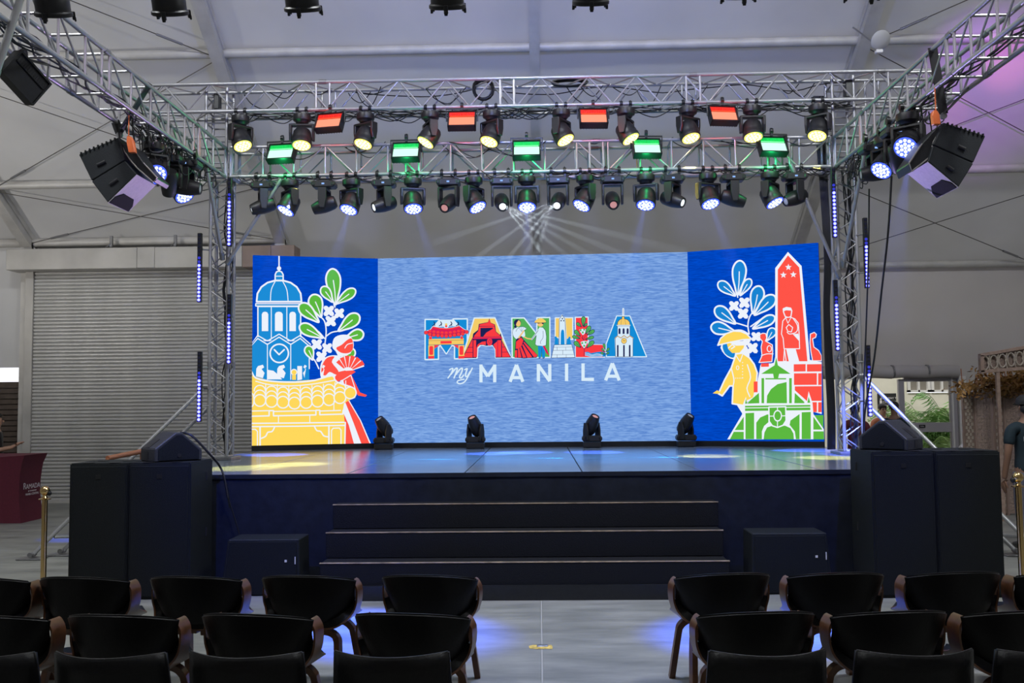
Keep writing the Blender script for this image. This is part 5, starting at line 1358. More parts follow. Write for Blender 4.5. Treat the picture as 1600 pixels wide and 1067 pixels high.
# ================================================================== CHAIRS
def armchair_parts():
    out = {}
    # backrest: curved padded shell
    N_, K = 20, 8; vs, fs = [], []
    def pt(s_, v, off):
        wtop, wbot = .315, .283
        hw = wbot + (wtop - wbot) * (v ** 1.3)
        x = hw * s_; wrap = .13 * abs(s_) ** 2.4
        ztop = .768 - .042 * abs(s_) ** 2.6; zbot = .455 + .13 * abs(s_) ** 4
        z = zbot + (ztop - zbot) * v
        y = -.215 - .055 * v - .02 * math.sin(v * PI) + wrap
        nx, ny = (.26 * s_ * 1.0), -1
        l_ = math.hypot(nx, ny)
        th = off * (1 - .25 * v)
        return (x - nx / l_ * th * 0 + (0.9 * th * s_ * .3), y + th, z)
    for side in (0, 1):
        for k in range(K + 1):
            for i in range(N_ + 1):
                s_ = -1 + 2 * i / N_; v = k / K
                vs.append(pt(s_, v, 0 if side == 0 else .042))
    W_ = N_ + 1; B_ = W_ * (K + 1)
    for side in (0, 1):
        for k in range(K):
            for i in range(N_):
                q = side * B_ + k * W_ + i; fs.append((q, q + 1, q + W_ + 1, q + W_))
    for i in range(N_):
        fs.append((i, i + 1, B_ + i + 1, B_ + i)); q = K * W_ + i; fs.append((q, q + 1, B_ + q + 1, B_ + q))
    for k in range(K):
        for e in (0, N_): q = k * W_ + e; fs.append((q, q + W_, B_ + q + W_, B_ + q))
    out['backrest'] = MB().add(vs, fs).mesh('backrest', M['leather'], smooth=True, bevel=0)
    bm = bmesh.new(); bm.from_mesh(out['backrest']); bmesh.ops.bevel(bm, geom=[e for e in bm.edges if len(e.link_faces) == 2 and e.calc_face_angle(0) > .9], offset=.012, segments=3, affect='EDGES', clamp_overlap=True); bm.to_mesh(out['backrest']); bm.free(); out['backrest'].shade_smooth()
    # U shell: profile in x-z, width in y varies
    prof = [(-.278, .712), (-.295, .702), (-.318, .66), (-.320, .60), (-.312, .55), (-.285, .49), (-.235, .445), (-.16, .42), (0, .412)]
    prof = prof + [(-x, z) for x, z in reversed(prof[:-1])]
    prof = [tuple(q)[:2] for q in sm([(x, z, 0) for x, z in prof], 3)]
    def yr(z, x):
        t = min(1, max(0, (z - .42) / .11)); t = t * t * (3 - 2 * t)
        return (-.20 + .095 * t, .27 - .26 * t)
    vs, fs = [], []; n = len(prof)
    def nrm(i):
        a, b2 = prof[max(i - 1, 0)], prof[min(i + 1, n - 1)]; dx_, dz_ = b2[0] - a[0], b2[1] - a[1]; l_ = math.hypot(dx_, dz_); return (-dz_ / l_, dx_ / l_)
    for i, (x, z) in enumerate(prof):
        y0, y1 = yr(z, x); nx, nz = nrm(i); t = .011
        vs += [(x, y0, z), (x, y1, z), (x + nx * t, y1, z + nz * t), (x + nx * t, y0, z + nz * t)]
    for i in range(n - 1):
        for j in range(4): fs.append((i * 4 + j, i * 4 + (j + 1) % 4, i * 4 + 4 + (j + 1) % 4, i * 4 + 4 + j))
    fs += [(0, 1, 2, 3), tuple((n - 1) * 4 + j for j in range(4))]
    out['arm_shell'] = MB().add(vs, fs).mesh('arm_shell', M['wood'], smooth=True)
    # cushion inside
    vs, fs = [], []; idx = [i for i, (x, z) in enumerate(prof) if z < .60]; m_ = len(idx)
    for i in idx:
        x, z = prof[i]; y0, y1 = yr(z, x); nx, nz = nrm(i); t0 = .012; t1 = .012 + .045 * min(1, (.62 - z) / .12)
        y0 += .01; y1 -= .006
        vs += [(x + nx * t0, y0, z + nz * t0), (x + nx * t0, y1, z + nz * t0), (x + nx * t1, y1 - .01, z + nz * t1), (x + nx * t1, y0 + .01, z + nz * t1)]
    for i in range(m_ - 1):
        for j in range(4): fs.append((i * 4 + j, i * 4 + (j + 1) % 4, i * 4 + 4 + (j + 1) % 4, i * 4 + 4 + j))
    fs += [(0, 1, 2, 3), tuple((m_ - 1) * 4 + j for j in range(4))]
    out['seat'] = MB().add(vs, fs).mesh('seat', M['leather'], smooth=True)
    for nm, y, yf in (('leg_rear', -.13, -.22), ('leg_front', .17, .25)):
        for s_ in (-1, 1):
            pts = sm([(s_ * .05, y, .395), (s_ * .14, y, .392), (s_ * .19, y, .36), (s_ * .205, y + (yf - y) * .15, .30), (s_ * .235, yf, 0.0)], 4)
            out[nm + str(s_)] = MB().tube(pts, .02, sec=[(-.026, -.019), (.026, -.019), (.026, .019), (-.026, .019)]).mesh('leg', M['wood'], bevel=.003)
    out['under_rail'] = MB().box((0, .02, .398), (.05, .36, .022)).mesh('under_rail', M['wood'], bevel=.003)
    return out
CH = armchair_parts()
def armchair():
    T = thing('armchair', '', 'chair', (0, 0, 0), 0, 'black leather armchairs with walnut arms')
    for k, me in CH.items(): put('leg' if k.startswith('leg') else k, me, T)
    return T
def dup(root, loc, rz, label, group):
    r = root.copy(); COL.objects.link(r); r.location = loc; r.rotation_euler = (0, 0, rz); r['label'] = label; r['group'] = group
    for ch in list(root.children):
        c = ch.copy(); COL.objects.link(c); c.parent = r
    return r
def side_parts():
    out = {}
    N_, K = 14, 6; vs, fs = [], []
    for side in (0, 1):
        for k in range(K + 1):
            for i in range(N_ + 1):
                s_ = -1 + 2 * i / N_; v = k / K
                x = s_ * (.265 - .022 * v); y = -.22 - .07 * v + .12 * s_ * s_ + (0 if side == 0 else .028)
                vs.append((x, y, .40 + .42 * v))
    W_ = N_ + 1; B_ = W_ * (K + 1)
    for side in (0, 1):
        for k in range(K):
            for i in range(N_): q = side * B_ + k * W_ + i; fs.append((q, q + 1, q + W_ + 1, q + W_))
    for i in range(N_): fs.append((i, i + 1, B_ + i + 1, B_ + i)); q = K * W_ + i; fs.append((q, q + 1, B_ + q + 1, B_ + q))
    for k in range(K):
        for e in (0, N_): q = k * W_ + e; fs.append((q, q + W_, B_ + q + W_, B_ + q))
    out['backrest'] = MB().add(vs, fs).mesh('backrest', M['leather'], bevel=.006, seg=2); out['backrest'].shade_smooth()
    out['seat'] = MB().box((0, .04, .43), (.50, .46, .07)).mesh('seat', M['leather'], bevel=.02, seg=3)
    for a in (-1, 1):
        for b_ in (-1, 1): out['leg%d%d' % (a, b_)] = MB().tube([(a * .2, b_ * .17 + .03, .40), (a * .22, b_ * .21 + .03, 0)], [.02, .013], 8).mesh('leg', M['wood'], smooth=True)
    return out
SC = side_parts()
r1 = [(-33, 'front-row armchair cut by the picture edge, beside the cable ramp'), (123, 'front-row armchair before the brass post and shutter-side subwoofer'), (300, 'front-row armchair before the shutter-side monitor subwoofer'), (479, 'front-row armchair before the shutter-side low speaker'), (672, 'front-row armchair on the aisle, shutter side'),
      (1129, 'front-row armchair on the aisle, doorway side'), (1311, 'front-row armchair before the doorway-side low speaker'), (1497, 'front-row armchair before the doorway-side subwoofers'), (1668, 'front-row armchair beyond the doorway-side subwoofers, only its arm showing')]
r2 = [(-20, 'second-row armchair at the picture edge, shutter side'), (182, 'second-row armchair second from the shutter-side picture edge'), (398, 'second-row armchair between the end pair and the aisle, shutter side'), (645, 'second-row armchair on the aisle, shutter side'), (1184, 'second-row armchair on the aisle, doorway side'), (1396, 'second-row armchair one from the aisle, doorway side'), (1604, 'second-row armchair at the picture edge, doorway side')]
r3 = [(-52, 'back-row armless chair cut by the picture edge, shutter side'), (162, 'back-row armless chair two from the aisle, shutter side'), (378, 'back-row armless chair one from the aisle with blue-lit rim'), (609, 'back-row armless chair on the aisle with green-lit rim'), (1203, 'back-row armless chair on the aisle, doorway side'), (1438, 'back-row armless chair one from the aisle, doorway side'), (1664, 'back-row armless chair at the picture edge, doorway side')]
proto = None
rj = random.Random(5)
for row, Y0, g, zt, pyr in ((r1, 6.12, 'front row of black armchairs', .765, 899), (r2, 5.02, 'second row of black armchairs', .765, 953)):
    for px, lb in row:
        hy = 627 - (px - 842) * .0105
        Y = Y0 + .24
        x = P(px, pyr, Y0).x
        rz = (-.15 if px < 800 else .13) + rj.uniform(-.03, .03)
        if proto is None: proto = armchair(); proto.location = (x, Y, 0); proto.rotation_euler = (0, 0, rz); proto['label'] = lb; proto['group'] = g
        else: dup(proto, (x, Y, 0), rz, lb, g)
sproto = None
for px, lb in r3:
    Y0 = 3.98; x = P(px, 1012, Y0).x
    if sproto is None:
        sproto = thing('side_chair', lb, 'chair', (x, Y0 + .24, 0), .02, 'back row of armless black chairs')
        for k, me in SC.items(): put('leg' if k.startswith('leg') else k, me, sproto)
    else: dup(sproto, (x, Y0 + .24, 0), (-.03 if px < 800 else .03) + rj.uniform(-.02, .02), lb, 'back row of armless black chairs')
# ================================================================== WOVEN SCREENS, GOLD FOLIAGE, CARVED HEADER
M['weave'] = mat('woven_rattan', (.27, .20, .165), .7, noise=(60, .35), bump=.3)
M['weave2'] = mat('pale_rattan_strip', (.42, .36, .30), .6, noise=(40, .2))
M['scrframe'] = mat('brown_screen_frame', (.24, .17, .14), .5)
Ys = 15.2
T = thing('folding_screen', 'brown woven rattan folding screen standing beyond the speakers', 'screen', P(1505, 620, Ys).x and (P(1505, 620, Ys).x, Ys, 0))
x0_ = P(1505, 620, Ys).x; z1 = 1.93
segs = [(1506, 1531), (1531, 1554), (1554, 1577), (1577, 1600), (1600, 1624)]
yo = 0
for i, (a, b_) in enumerate(segs):
    xa, xb = P(a, 700, Ys).x - x0_, P(b_, 700, Ys).x - x0_
    dy = .14 if i % 2 == 0 else -.14; y0, y1 = yo, yo + dy; yo = y1
    q = Vector((xb - xa, y1 - y0, 0)); u_ = q.normalized(); n_ = Vector((u_.y, -u_.x, 0)); bs = Vector((xa, y0, 0)); wd = q.length
    def seg_box(u0, u1, za, zb, th, m, nm, off=0):
        c = bs + u_ * ((u0 + u1) / 2) + n_ * off + Vector((0, 0, (za + zb) / 2)); rot = Matrix.Rotation(math.atan2(u_.y, u_.x), 3, 'Z')
        return MB().box(c, (u1 - u0, th, zb - za), rot).build(nm, m, T)
    for e in ((0, .035), (wd - .035, wd)): seg_box(e[0], e[1], 0, z1, .03, M['scrframe'], 'frame_post')
    for zz in (.05, .68, 1.3, z1 - .03): seg_box(.035, wd - .035, zz - .018, zz + .018, .026, M['scrframe'], 'frame_rail')
    seg_box(.035, wd - .035, .05, z1 - .03, .006, M['weave'], 'woven_panel')
    mb = MB(); rot = Matrix.Rotation(math.atan2(u_.y, u_.x), 3, 'Z')
    rows_ = 34; cols_ = 4
    for r_ in range(rows_):
        for c_ in range(cols_):
            if (r_ + c_) % 2: continue
            uu = .05 + (wd - .1) * (c_ + .5) / cols_; zz = .08 + (z1 - .14) * (r_ + .5) / rows_
            mb.box(bs + u_ * uu + n_ * .008 + Vector((0, 0, zz)), ((wd - .1) / cols_ * .96, .012, (z1 - .14) / rows_ * .9), rot)
    k = mb.build('raised_weave', M['weave2'] if i == 0 or i == 2 else M['weave'], T); k['kind'] = 'stuff'
# golden dried foliage: leaf sprays over the screen
M['gold'] = mat('golden_dried_leaves', (.34, .18, .05), .45, .1, noise=(6, .6))
fo = P(1560, 605, Ys + .1); mb = MB(); rf = random.Random(11)
T = thing('gold_foliage', 'golden dried leaf arrangement on top of the woven screen', 'foliage', fo)
for k in range(9):
    rod('twig', (-.55 + k * .14, 0, -.15), (-.5 + k * .15 + rf.uniform(-.2, .1), rf.uniform(-.1, .1), .3), .008, M['railw'], T, 6)
for _ in range(2000):
    c = Vector((rf.gauss(.2, .42), rf.uniform(-.2, .2), rf.gauss(.03, .13)))
    if c.x < -.75 or c.z > .42 or c.z < -.16: continue
    if c.x < -.35 and c.z > .1: continue
    d = Vector((rf.uniform(-1, 1), rf.uniform(-1, 1), rf.uniform(-.8, .8))).normalized(); s_ = d.cross(Vector((rf.uniform(-1, 1), rf.uniform(-1, 1), rf.uniform(-1, 1)))).normalized(); l_ = rf.uniform(.06, .12); w_ = l_ * .42
    mb.add([c, c + d * l_ * .5 + s_ * w_ * .5, c + d * l_, c + d * l_ * .5 - s_ * w_ * .5], [(0, 1, 2, 3)])
for px_, py_ in ((1503, 609), (1510, 604), (1518, 602), (1499, 614)):
    c0 = P(px_, py_, Ys) - fo
    for j in range(5):
        a_ = rf.uniform(0, 6.28); d = Vector((math.cos(a_), -.3, math.sin(a_))).normalized(); s_ = d.cross(Vector((0, 1, 0))).normalized()
        mb.add([c0, c0 + d * .05 + s_ * .025, c0 + d * .1, c0 + d * .05 - s_ * .025], [(0, 1, 2, 3)])
mb.build('leaves', M['gold'], T, recalc=False)['kind'] = 'stuff'
# header
M['carve'] = mat('carved_pinkish_wood', (.34, .24, .19), .6, noise=(20, .2))
h0 = P(1532, 560, 14.6)
T = thing('carved_header', 'carved wooden lattice header beam above the golden foliage', 'ornament', h0)
def hp(px, py): return P(px, py, 14.6) - h0
tp, bt = [hp(1532, 555), hp(1640, 536)], [hp(1533, 581), hp(1640, 572)]
for a, b_ in (tp, bt):
    MB().prism([a + Vector((0, 0, -.025)), b_ + Vector((0, 0, -.025)), b_ + Vector((0, 0, .025)), a + Vector((0, 0, .025))], (0, .08, 0)).build('rail', M['carve'], T, bevel=.004)
MB().prism([tp[0], bt[0], bt[0] + Vector((.05, 0, 0)), tp[0] + Vector((.05, 0, 0))], (0, .08, 0)).build('end_post', M['carve'], T)
MB().prism([tp[0] + Vector((0, .07, 0)), tp[1] + Vector((0, .07, 0)), bt[1] + Vector((0, .07, 0)), bt[0] + Vector((0, .07, 0))], (0, .01, 0)).build('back_board', M['weave'], T)
for k in range(8):
    c = tp[0].lerp(tp[1], (k + .6) / 8).lerp(bt[0].lerp(bt[1], (k + .6) / 8), .5); hh = .1
    MB().tube([c + Vector((.055 * math.cos(a), .02, hh * math.sin(a))) for a in [2 * PI * j / 12 for j in range(13)]], .012, 6).build('carved_oval', M['weave2'], T)
    MB().tube([c + Vector((.07, .02, .12)), c + Vector((.04, .02, 0)), c + Vector((.07, .02, -.12))], .01, 6).build('carved_scroll', M['weave2'], T)
for px in (1560, 1612):
    q = hp(px, 575); MB().box((q.x, .04, (q.z - h0.z) / 2 + .0), (.05, .05, h0.z + q.z)).build('post', M['carve'], T)
# ================================================================== OUTSIDE PLANTS, SIGN, SUITCASE CORNER
M['palm'] = mat('palm_leaf', (.20, .40, .12), .5, noise=(5, .4)); M['palm2'] = mat('pale_palm_leaf', (.42, .60, .26), .5, noise=(5, .3)); M['orleaf'] = mat('orange_croton_leaf', (.55, .28, .06), .5, noise=(8, .4))
def palm(label, x, y, h, n, m_, seed, sp=.7):
    r_ = random.Random(seed); T = thing('palm_plant', label, 'plant', (x, y, 0), 0, 'plants outside the doorway')
    for k in range(3): rod('stem', (0, 0, 0), (r_.uniform(-.15, .15), r_.uniform(-.1, .1), h * .55), .015, M['palm2'], T, 6)
    for k in range(n):
        a = 2 * PI * k / n + r_.uniform(-.3, .3); z0 = h * r_.uniform(.25, .6); L2 = sp * r_.uniform(.7, 1.15); hh = h * r_.uniform(.25, .5)
        d = Vector((math.cos(a), math.sin(a) * .6, 0)); pts = [Vector((0, 0, z0)) + d * L2 * t + Vector((0, 0, hh * (1.9 * t - 1.5 * t * t))) for t in [j / 9 for j in range(10)]]
        mb = MB(); mb.tube(pts, .006, 4); s_ = d.cross(Vector((0, 0, 1))).normalized()
        for j in range(1, 10):
            for q in (-1, 1):
                for e in (0, .5):
                    c = pts[j - 1].lerp(pts[j], e); l_ = .26 * math.sin(PI * min(.95, (j + e) / 10 + .1)) + .05; v = (s_ * q + d * .5 + Vector((0, 0, -.35 + r_.uniform(-.2, .2)))).normalized(); w_ = d * .012 + Vector((0, 0, .012))
                    mb.add([c, c + v * l_ * .5 + w_, c + v * l_, c + v * l_ * .5 - w_], [(0, 1, 2, 3)])
        mb.build('frond', m_, T, recalc=False)
palm('feathery green palm outside, middle of the door glass', ox(1449) * .94, 20.9, 2.15, 24, M['palm2'], 1, .9)
palm('tall palm outside with long arching frond at the door hinge side', ox(1470) * .95, 20.7, 2.35, 22, M['palm'], 2, 1.0)
palm('bushy dark palm outside near the door frame post', ox(1425) * .95, 21.1, 1.95, 20, M['palm2'], 3, .8)
palm('low fine-leaved palm outside behind the lower glass', ox(1440) * .95, 20.4, 1.3, 16, M['palm2'], 4, .6)
palm('pale green fine fern outside beside the tall palm', ox(1485) * .95, 21.0, 1.9, 20, M['palm'], 6, .6)
palm('orange-yellow leafed plant outside, low by the jamb', ox(1482) * .935, 20.2, .8, 12, M['orleaf'], 5, .35)
# restroom sign
sgp = P(1386, 634, OY - .02)
T = thing('restroom_sign', 'black wall sign with white comfort room lettering outside', 'sign', sgp)
MB().box((0, 0, 0), (.42, .02, .56)).build('board', mat('black_sign', (.02, .02, .022), .5), T)
for i, s_ in enumerate(('THIS WAY TO', 'COMFORT', 'ROOM')): text(s_, .065, M['print'], T, (.06, -.012, .17 - i * .085), ext=.002)
MB().ico((-.14, -.012, .15), .02, sc=(1, .2, 1)).build('icon_head', M['print'], T); MB().box((-.14, -.012, .06), (.05, .004, .13)).build('icon_body', M['print'], T)
text('COMFORT', .06, M['print'], T, (0, -.012, -.15), ext=.002)
# small exit plate on the door rail
T = thing('door_plate', 'small dark plate on the door rail', 'plate', P(1441, 666, DY - .06)); MB().box((0, 0, 0), (.12, .01, .06)).build('plate', M['blackm'], T); text('PULL', .035, M['print'], T, (0, -.007, 0))
# white bag by the jamb
bgp = P(1505, 700, 17.2)
T = thing('paper_bag', 'white wrapped bundle with red corner beside the door jamb', 'bag', (bgp.x, 17.2, 0))
MB().lathe([(.16, 0), (.2, .1), (.21, .5), (.16, .82), (.07, .98), (.03, 1.02)], n=9).build('sack', M['white'], T); MB().box((.06, -.05, 1.0), (.06, .04, .16)).build('red_corner', mat('red_cloth', (.4, .02, .03), .6), T)
# ================================================================== PEOPLE
M['skin'] = mat('tan_skin', (.42, .24, .16), .5); M['skin2'] = mat('brown_skin', (.22, .12, .08), .5); M['hair'] = mat('black_hair', (.012, .010, .010), .5, noise=(60, .3), bump=.2)
M['navy'] = mat('navy_shirt_cotton', (.005, .018, .028), .8, noise=(20, .15), bump=.1); M['denim'] = mat('grey_denim', (.10, .10, .14), .8, noise=(60, .2)); M['cap'] = mat('black_cap', (.012, .012, .014), .7)
M['maroonshirt'] = mat('maroon_shirt', (.16, .03, .045), .8); M['orangeshirt'] = mat('rust_shirt', (.42, .14, .07), .8); M['greyshirt'] = mat('grey_shirt', (.2, .22, .24), .8); M['shoe'] = mat('dark_shoe', (.02, .02, .02), .5)
def skin_mesh(name, nodes, edges, m, parent, sub=2, root=0):
    me = bpy.data.meshes.new(name); me.from_pydata([n[0] for n in nodes], edges, [])
    o = put(name, me, parent); me.materials.append(m)
    md = o.modifiers.new('skin', 'SKIN'); md.use_smooth_shade = True
    for i, n in enumerate(nodes):
        v = me.skin_vertices[0].data[i]; r = n[1]; v.radius = r if isinstance(r, tuple) else (r, r); v.use_root = (i == root)
    s_ = o.modifiers.new('sub', 'SUBSURF'); s_.levels = s_.render_levels = sub
    return o
def person(label, loc, rz, H, skin, top, bottom, cap=False, glasses=False, arms='down', hairy=True, shirt_text=None):
    T = thing('person', label, 'person', loc, rz); k = H / 1.75
    def q(x, y, z): return (x * k, y * k, z * k)
    # one continuous body; faces +Y
    sh = 1.43
    if arms == 'down': la = [(.20, 0, 1.38), (.245, -.01, 1.12), (.25, .06, .88), (.25, .08, .80)]; ra = [(-x, y, z) for x, y, z in la]
    elif arms == 'phone': la = [(.20, 0, 1.38), (.24, .0, 1.12), (.12, .24, 1.16), (.08, .30, 1.20)]; ra = [(-x, y, z) for x, y, z in la]
    nodes = [(q(0, 0, .95), (.145 * k, .10 * k)), (q(0, 0, 1.12), (.125 * k, .09 * k)), (q(0, -.01, 1.30), (.155 * k, .10 * k)), (q(0, -.01, 1.43), (.09 * k, .07 * k)), (q(0, .0, 1.50), (.052 * k, .052 * k)), (q(0, .015, 1.60), (.066 * k, .082 * k)), (q(0, .01, 1.69), (.07 * k, .085 * k))]
    edges = [(0, 1), (1, 2), (2, 3), (3, 4), (4, 5), (5, 6)]
    for arm in (la, ra):
        b_ = len(nodes); rr = (.058, .043, .034, .03)
        for p_, r_ in zip(arm, rr): nodes.append((q(*p_), r_ * k))
        edges += [(3, b_), (b_, b_ + 1), (b_ + 1, b_ + 2), (b_ + 2, b_ + 3)]
    for s_ in (-1, 1):
        b_ = len(nodes)
        for p_, r_ in (((s_ * .095, 0, .86), .085), ((s_ * .10, .01, .50), .058), ((s_ * .10, -.02, .09), .038), ((s_ * .105, .12, .04), .035)): nodes.append((q(*p_), r_ * k))
        edges += [(0, b_), (b_, b_ + 1), (b_ + 1, b_ + 2), (b_ + 2, b_ + 3)]
    skin_mesh('body', nodes, edges, skin, T)
    # shirt
    sn = [(q(0, 0, .84), (.185 * k, .145 * k)), (q(0, 0, .98), (.165 * k, .125 * k)), (q(0, 0, 1.12), (.15 * k, .115 * k)), (q(0, -.01, 1.30), (.175 * k, .12 * k)), (q(0, -.01, 1.425), (.10 * k, .082 * k))]; se = [(0, 1), (1, 2), (2, 3), (3, 4)]
    for arm in (la, ra):
        b_ = len(sn); a0, a1 = Vector(arm[0]), Vector(arm[1])
        sn += [(q(*a0), .072 * k), (q(*a0.lerp(a1, .75)), .066 * k)]; se += [(4, b_), (b_, b_ + 1)]
    skin_mesh('shirt', sn, se, top, T)
    pn = [(q(0, 0, .96), (.15 * k, .108 * k))]; pe = []
    for s_ in (-1, 1):
        b_ = len(pn)
        for p_, r_ in (((s_ * .097, 0, .84), .098), ((s_ * .103, .01, .50), .075), ((s_ * .103, -.02, .10), .06)): pn.append((q(*p_), r_ * k))
        pe += [(0, b_), (b_, b_ + 1), (b_ + 1, b_ + 2)]
    skin_mesh('trousers', pn, pe, bottom, T)
    for s_ in (-1, 1): MB().ico(q(s_ * .105, .06, .045), 1, sc=(.05 * k, .14 * k, .045 * k)).build('shoe', M['shoe'], T, smooth=True)
    # hands: palm plus five fingers
    for arm, s_ in ((la, 1), (ra, -1)):
        e, w_ = Vector(arm[2]), Vector(arm[3]); d = (w_ - e).normalized(); pd = Vector((s_, 0, 0)) if arms == 'down' else Vector((0, 0, 1)); sd = d.cross(pd).normalized()
        hn = [(w_, .026), (w_ + d * .06, .034)]; he = [(0, 1)]
        for j, ln in enumerate((.07, .085, .08, .06)):
            o_ = sd * ((j - 1.5) * .02); b_ = len(hn); p0 = w_ + d * .085 + o_
            hn += [(p0, .011), (p0 + d * ln * .5 - pd * .01, .0095), (p0 + d * ln - pd * .03, .008)]; he += [(1, b_), (b_, b_ + 1), (b_ + 1, b_ + 2)]
        b_ = len(hn); t0 = w_ + d * .03 - sd * .035; hn += [(t0, .012), (t0 + d * .035 - sd * .015 - pd * .01, .011), (t0 + d * .06 - sd * .02 - pd * .02, .009)]; he += [(0, b_), (b_, b_ + 1), (b_ + 1, b_ + 2)]
        skin_mesh('hand', [(tuple(p_ * k), r_ * k) for p_, r_ in hn], he, skin, T, 1)
    # face
    for s_ in (-1, 1):
        MB().ico(q(s_ * .03, .088, 1.645), .011 * k, sc=(1.3, .6, .7)).build('eye', M['hair'], T, smooth=True)
        MB().ico(q(s_ * .078, .0, 1.63), .022 * k, sc=(.4, .8, 1.3)).build('ear', skin, T, smooth=True)
        MB().tube([q(s_ * .015, .094, 1.668), q(s_ * .045, .085, 1.668)], .005 * k).build('eyebrow', M['hair'], T)
    MB().ico(q(0, .10, 1.615), .014 * k, sc=(.8, 1, 1.5)).build('nose', skin, T, smooth=True)
    MB().ico(q(0, .092, 1.578), .02 * k, sc=(1.2, .3, .3)).build('mouth', mat('lips', (.3, .1, .08), .5), T, smooth=True)
    if glasses:
        for s_ in (-1, 1): MB().tube([q(s_ * .032 + .024 * math.cos(a), .103, 1.645 + .019 * math.sin(a)) for a in [2 * PI * j / 12 for j in range(13)]], .003 * k).build('glasses_rim', M['black'], T)
        MB().tube([q(-.008, .105, 1.648), q(.008, .105, 1.648)], .003).build('glasses_bridge', M['black'], T)
    if cap:
        mb = MB().lathe([(.104 * k, 0), (.106 * k, .03 * k), (.096 * k, .075 * k), (.06 * k, .108 * k), (.01, .118 * k)], q(0, .0, 1.665), (0, 0, 1), 20); mb.build('cap', M['cap'], T, smooth=True)
        MB().prism([q(-.07, .09, 1.675), q(-.05, .17, 1.66), q(0, .19, 1.655), q(.05, .17, 1.66), q(.07, .09, 1.675)], (0, 0, .008)).build('cap_peak', M['cap'], T)
        MB().box(q(0, -.112, 1.70), (.035, .006, .02)).build('cap_label', M['print'], T)
        MB().ico(q(0, -.03, 1.62), .085 * k, sc=(1, .9, .9)).build('hair', M['hair'], T, smooth=True)
    else:
        mb = MB().ico(q(0, -.012, 1.685), .098 * k, sc=(.93, 1.08, .86), sub=3)
        mb.v = [v if not (v[1] > .05 * k and v[2] < 1.69 * k) else (v[0] * .8, .05 * k, v[2]) for v in mb.v]
        mb.build('hair', M['hair'], T, smooth=True)
    if shirt_text:
        for i, s_ in enumerate(shirt_text):
            text(s_, .085, M['print'], T, q(0, -.152, 1.345 - i * .075), ext=.001, rot=(PI / 2, 0, 0))
    return T
pc = P(1603, 640, 11.9)
person('man seen from behind in navy printed shirt and black cap by the woven screens', (pc.x, 11.9, 0), .12, 1.84, M['skin2'], M['navy'], M['denim'], cap=True, shirt_text=('EVNT', 'MANILA'))
pa = P(1379, 638, 20.0)
person('man with glasses in rust shirt facing the stage outside the doorway', (pa.x, 20.0, 0), PI + .1, 1.72, M['skin'], M['orangeshirt'], M['denim'], glasses=True, arms='phone')
pa = P(1397, 645, 17.9)
person('man with dark hair in navy shirt standing in the doorway opening', (pa.x, 17.9, 0), -.6, 1.77, M['skin2'], M['navy'], M['denim'])
pa = P(1336, 645, 17.9)
person('person in maroon shirt behind the doorway-side tower', (pa.x, 17.9, 0), PI, 1.73, M['skin2'], M['maroonshirt'], M['denim'])
pa = P(-3, 660, 15.9)
person('dark-haired person reaching forward at the picture edge behind the maroon table', (pa.x - .22, 16.25, 0), -1.2, 1.74, M['skin'], M['black'], M['denim'], arms='phone')
# ================================================================== STAGE LIGHT THROW, ADDED FILL SPOTS
def throw(src, dst, color, power, ang, blend=.6, r=.06):
    return lamp('SPOT', 'stage_or_fill_spot', src, dst, color, power, r, ang, blend)
BL = (.02, .10, 1.0); YL = (1, .85, .2)
for px, tx_, ty_ in ((376, -3.4, 11.0), (472, -3.0, 11.6), (1075, 2.2, 12.6), (1278, 3.6, 12.0)):
    x = P(px, 200, TY - .1).x
    throw((x, TY - .12, UZB - .55), (tx_, ty_, SZ), YL, 4500, 14)
# blue pools on the floor in front of the stage and beside the outrigger
throw((-3.85, 9.7, ZB - .45), (-1.35, 7.9, 0), BL, 10000, 21, .8)
throw((3.6, 9.0, ZB - .45), (1.75, 7.8, 0), BL, 9000, 21, .8)
throw((-4.2, 11.6, ZB - .5), (-6.6, 13.4, 0), BL, 2600, 9, .8)
# blue wash over the stage skirt
throw((-3.2, 7.0, ZB), (-2.6, 10, .6), BL, 800, 40, .9)
throw((3.4, 6.8, ZB), (2.9, 10, .6), BL, 450, 34, .9)
# violet light from the front truss onto the roof
throw((0, 6.6, ZT + .4), (0, 14, 7.6), (.25, .33, 1), 1050, 100, 1, .2)
throw((4.5, 7, ZT + .2), (7.3, 15.4, 6.9), (.5, .12, 1), 3200, 17, .9)
throw((4.5, 7.2, ZT + .2), (7.5, 15.2, 7.2), (1, .2, .45), 1900, 7, .9)
throw((4.5, 7.2, ZT + .2), (6.9, 15.6, 6.6), (1, .2, .45), 700, 4, .9)
throw((4.5, 7.2, ZT + .2), (7.9, 15.0, 7.5), (.2, .2, 1), 900, 5, .9)
# violet along the side trusses
throw((-3.0, 6.6, ZT + .3), (-4.3, 9.5, 5.0), (.75, .35, 1), 22, 60, .8)
throw((2.8, 6.4, ZT + .3), (4.1, 9.3, 5.0), (.75, .35, 1), 22, 60, .8)

# lilac spots added to light the hung speakers' undersides, no fixture behind them
throw((-2.2, 14.6, 1.7), (-4.4, 10.1, 4.3), (.75, .5, 1), 520, 16, .8)
throw((2.2, 14.6, 1.7), (4.2, 9.6, 4.3), (.55, .4, 1), 560, 16, .8)

# spot added out of view to brighten the roof over the shutter bay
throw((-11.5, 11.5, 3.2), (-9.2, 16.2, 6.6), (1, .97, .92), 520, 110, 1, .2)

# cool fill spot added below the front truss, tinting the aisle floor
throw((0.2, 6.6, ZB), (.4, 7.6, 0), (.25, .38, 1), 520, 75, 1, .15)

# broad blue spots added under the lower truss to colour the deck
for x_ in (-1.6, 0.2, 2.0):
    throw((x_, 12.35, ZB - .75), (x_, 12.6, SZ), (0, .35, 1), 560, 80, 1, .1)

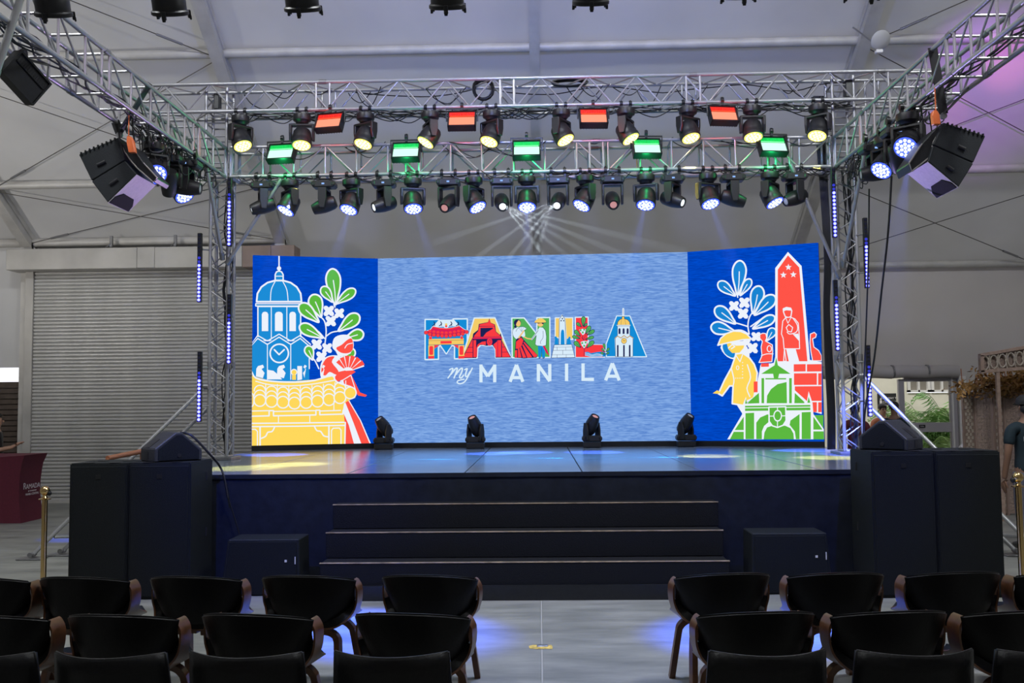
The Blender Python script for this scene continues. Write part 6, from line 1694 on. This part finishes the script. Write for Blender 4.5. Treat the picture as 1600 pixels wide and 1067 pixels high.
# ================================================================== HAZE caught in the light beams
def haze_mat(name, dens):
    hm = bpy.data.materials.new(name); hm.use_nodes = True
    nt = hm.node_tree; nt.nodes.clear(); o_ = nt.nodes.new('ShaderNodeOutputMaterial'); v_ = nt.nodes.new('ShaderNodeVolumeScatter')
    v_.inputs['Density'].default_value = dens; v_.inputs['Anisotropy'].default_value = 0.0
    nt.links.new(v_.outputs[0], o_.inputs['Volume']); hm.cycles.homogeneous_volume = True
    return hm
HZ1, HZ2 = haze_mat('fine_haze', .55), haze_mat('soft_haze', .0065)
def beam_haze(src, dst, ang, color, power, L_, m, label, r0=.03):
    src, dst = Vector(src), Vector(dst); d = (dst - src).normalized(); t = math.tan(math.radians(ang / 2))
    ob = MB().cyl((0, 0, 0), d * L_, r0, r0 + t * L_, n=20).build('haze', m, None, loc=src)
    tag(ob, label, 'haze', group='haze lit by the light beams', kind='stuff')
    lamp('SPOT', 'stage_or_fill_spot', src - d * .02, dst, color, power, .015, ang + 1.5, .5)
YB = TY - .25
for k, (sx, sy, ends) in enumerate(((789, 322, ((1035, 385), (960, 392), (915, 394), (880, 395), (848, 396))), (865, 317, ((700, 372), (760, 391), (802, 394), (822, 396), (838, 397))))):
    src = P(sx, sy, YB)
    for j, (ex, ey) in enumerate(ends):
        dst = P(ex, ey, YB + .5 + .12 * j)
        beam_haze(src, dst, 2.6 if (k, j) != (1, 4) else 4, (.82, .93, 1), 620 if (k, j) != (1, 4) else 1100, (dst - src).length * 1.15, HZ1, '%s thin white beam ray in the haze from the %s head at the truss centre' % (ORD[j], 'shutter-side' if k == 0 else 'doorway-side'), .012)
for i, (sx, sy, ex, ey) in enumerate(((549, 318, 523, 405), (645, 314, 676, 410), (823, 314, 822, 400), (1009, 312, 990, 405), (1106, 310, 1141, 400), (453, 316, 430, 390))):
    src = P(sx, sy, YB); dst = P(ex, ey, YB + .3)
    beam_haze(src, dst, 13, (.10, .20, 1), 5200, 1.25, HZ2, 'soft blue beam in the haze under the %s blue wash light' % ('second', 'third', 'fifth', 'seventh', 'eighth', 'first')[i], .08)
src = P(242, 258, 10.5); beam_haze(src, P(276, 420, 11.4), 14, (.12, .18, 1), 5200, 2.0, HZ2, 'wide blue beam in the haze below the shutter-side line array', .08)
src = P(1421, 252, 9.9); beam_haze(src, P(1392, 420, 10.8), 15, (.12, .18, 1), 5200, 2.2, HZ2, 'wide blue beam in the haze below the doorway-side line array', .08)
for sx, sy, ex, ey in ((600, 322, 520, 372), (957, 320, 975, 380)):
    src = P(sx, sy, YB); dst = P(ex, ey, YB + .1)
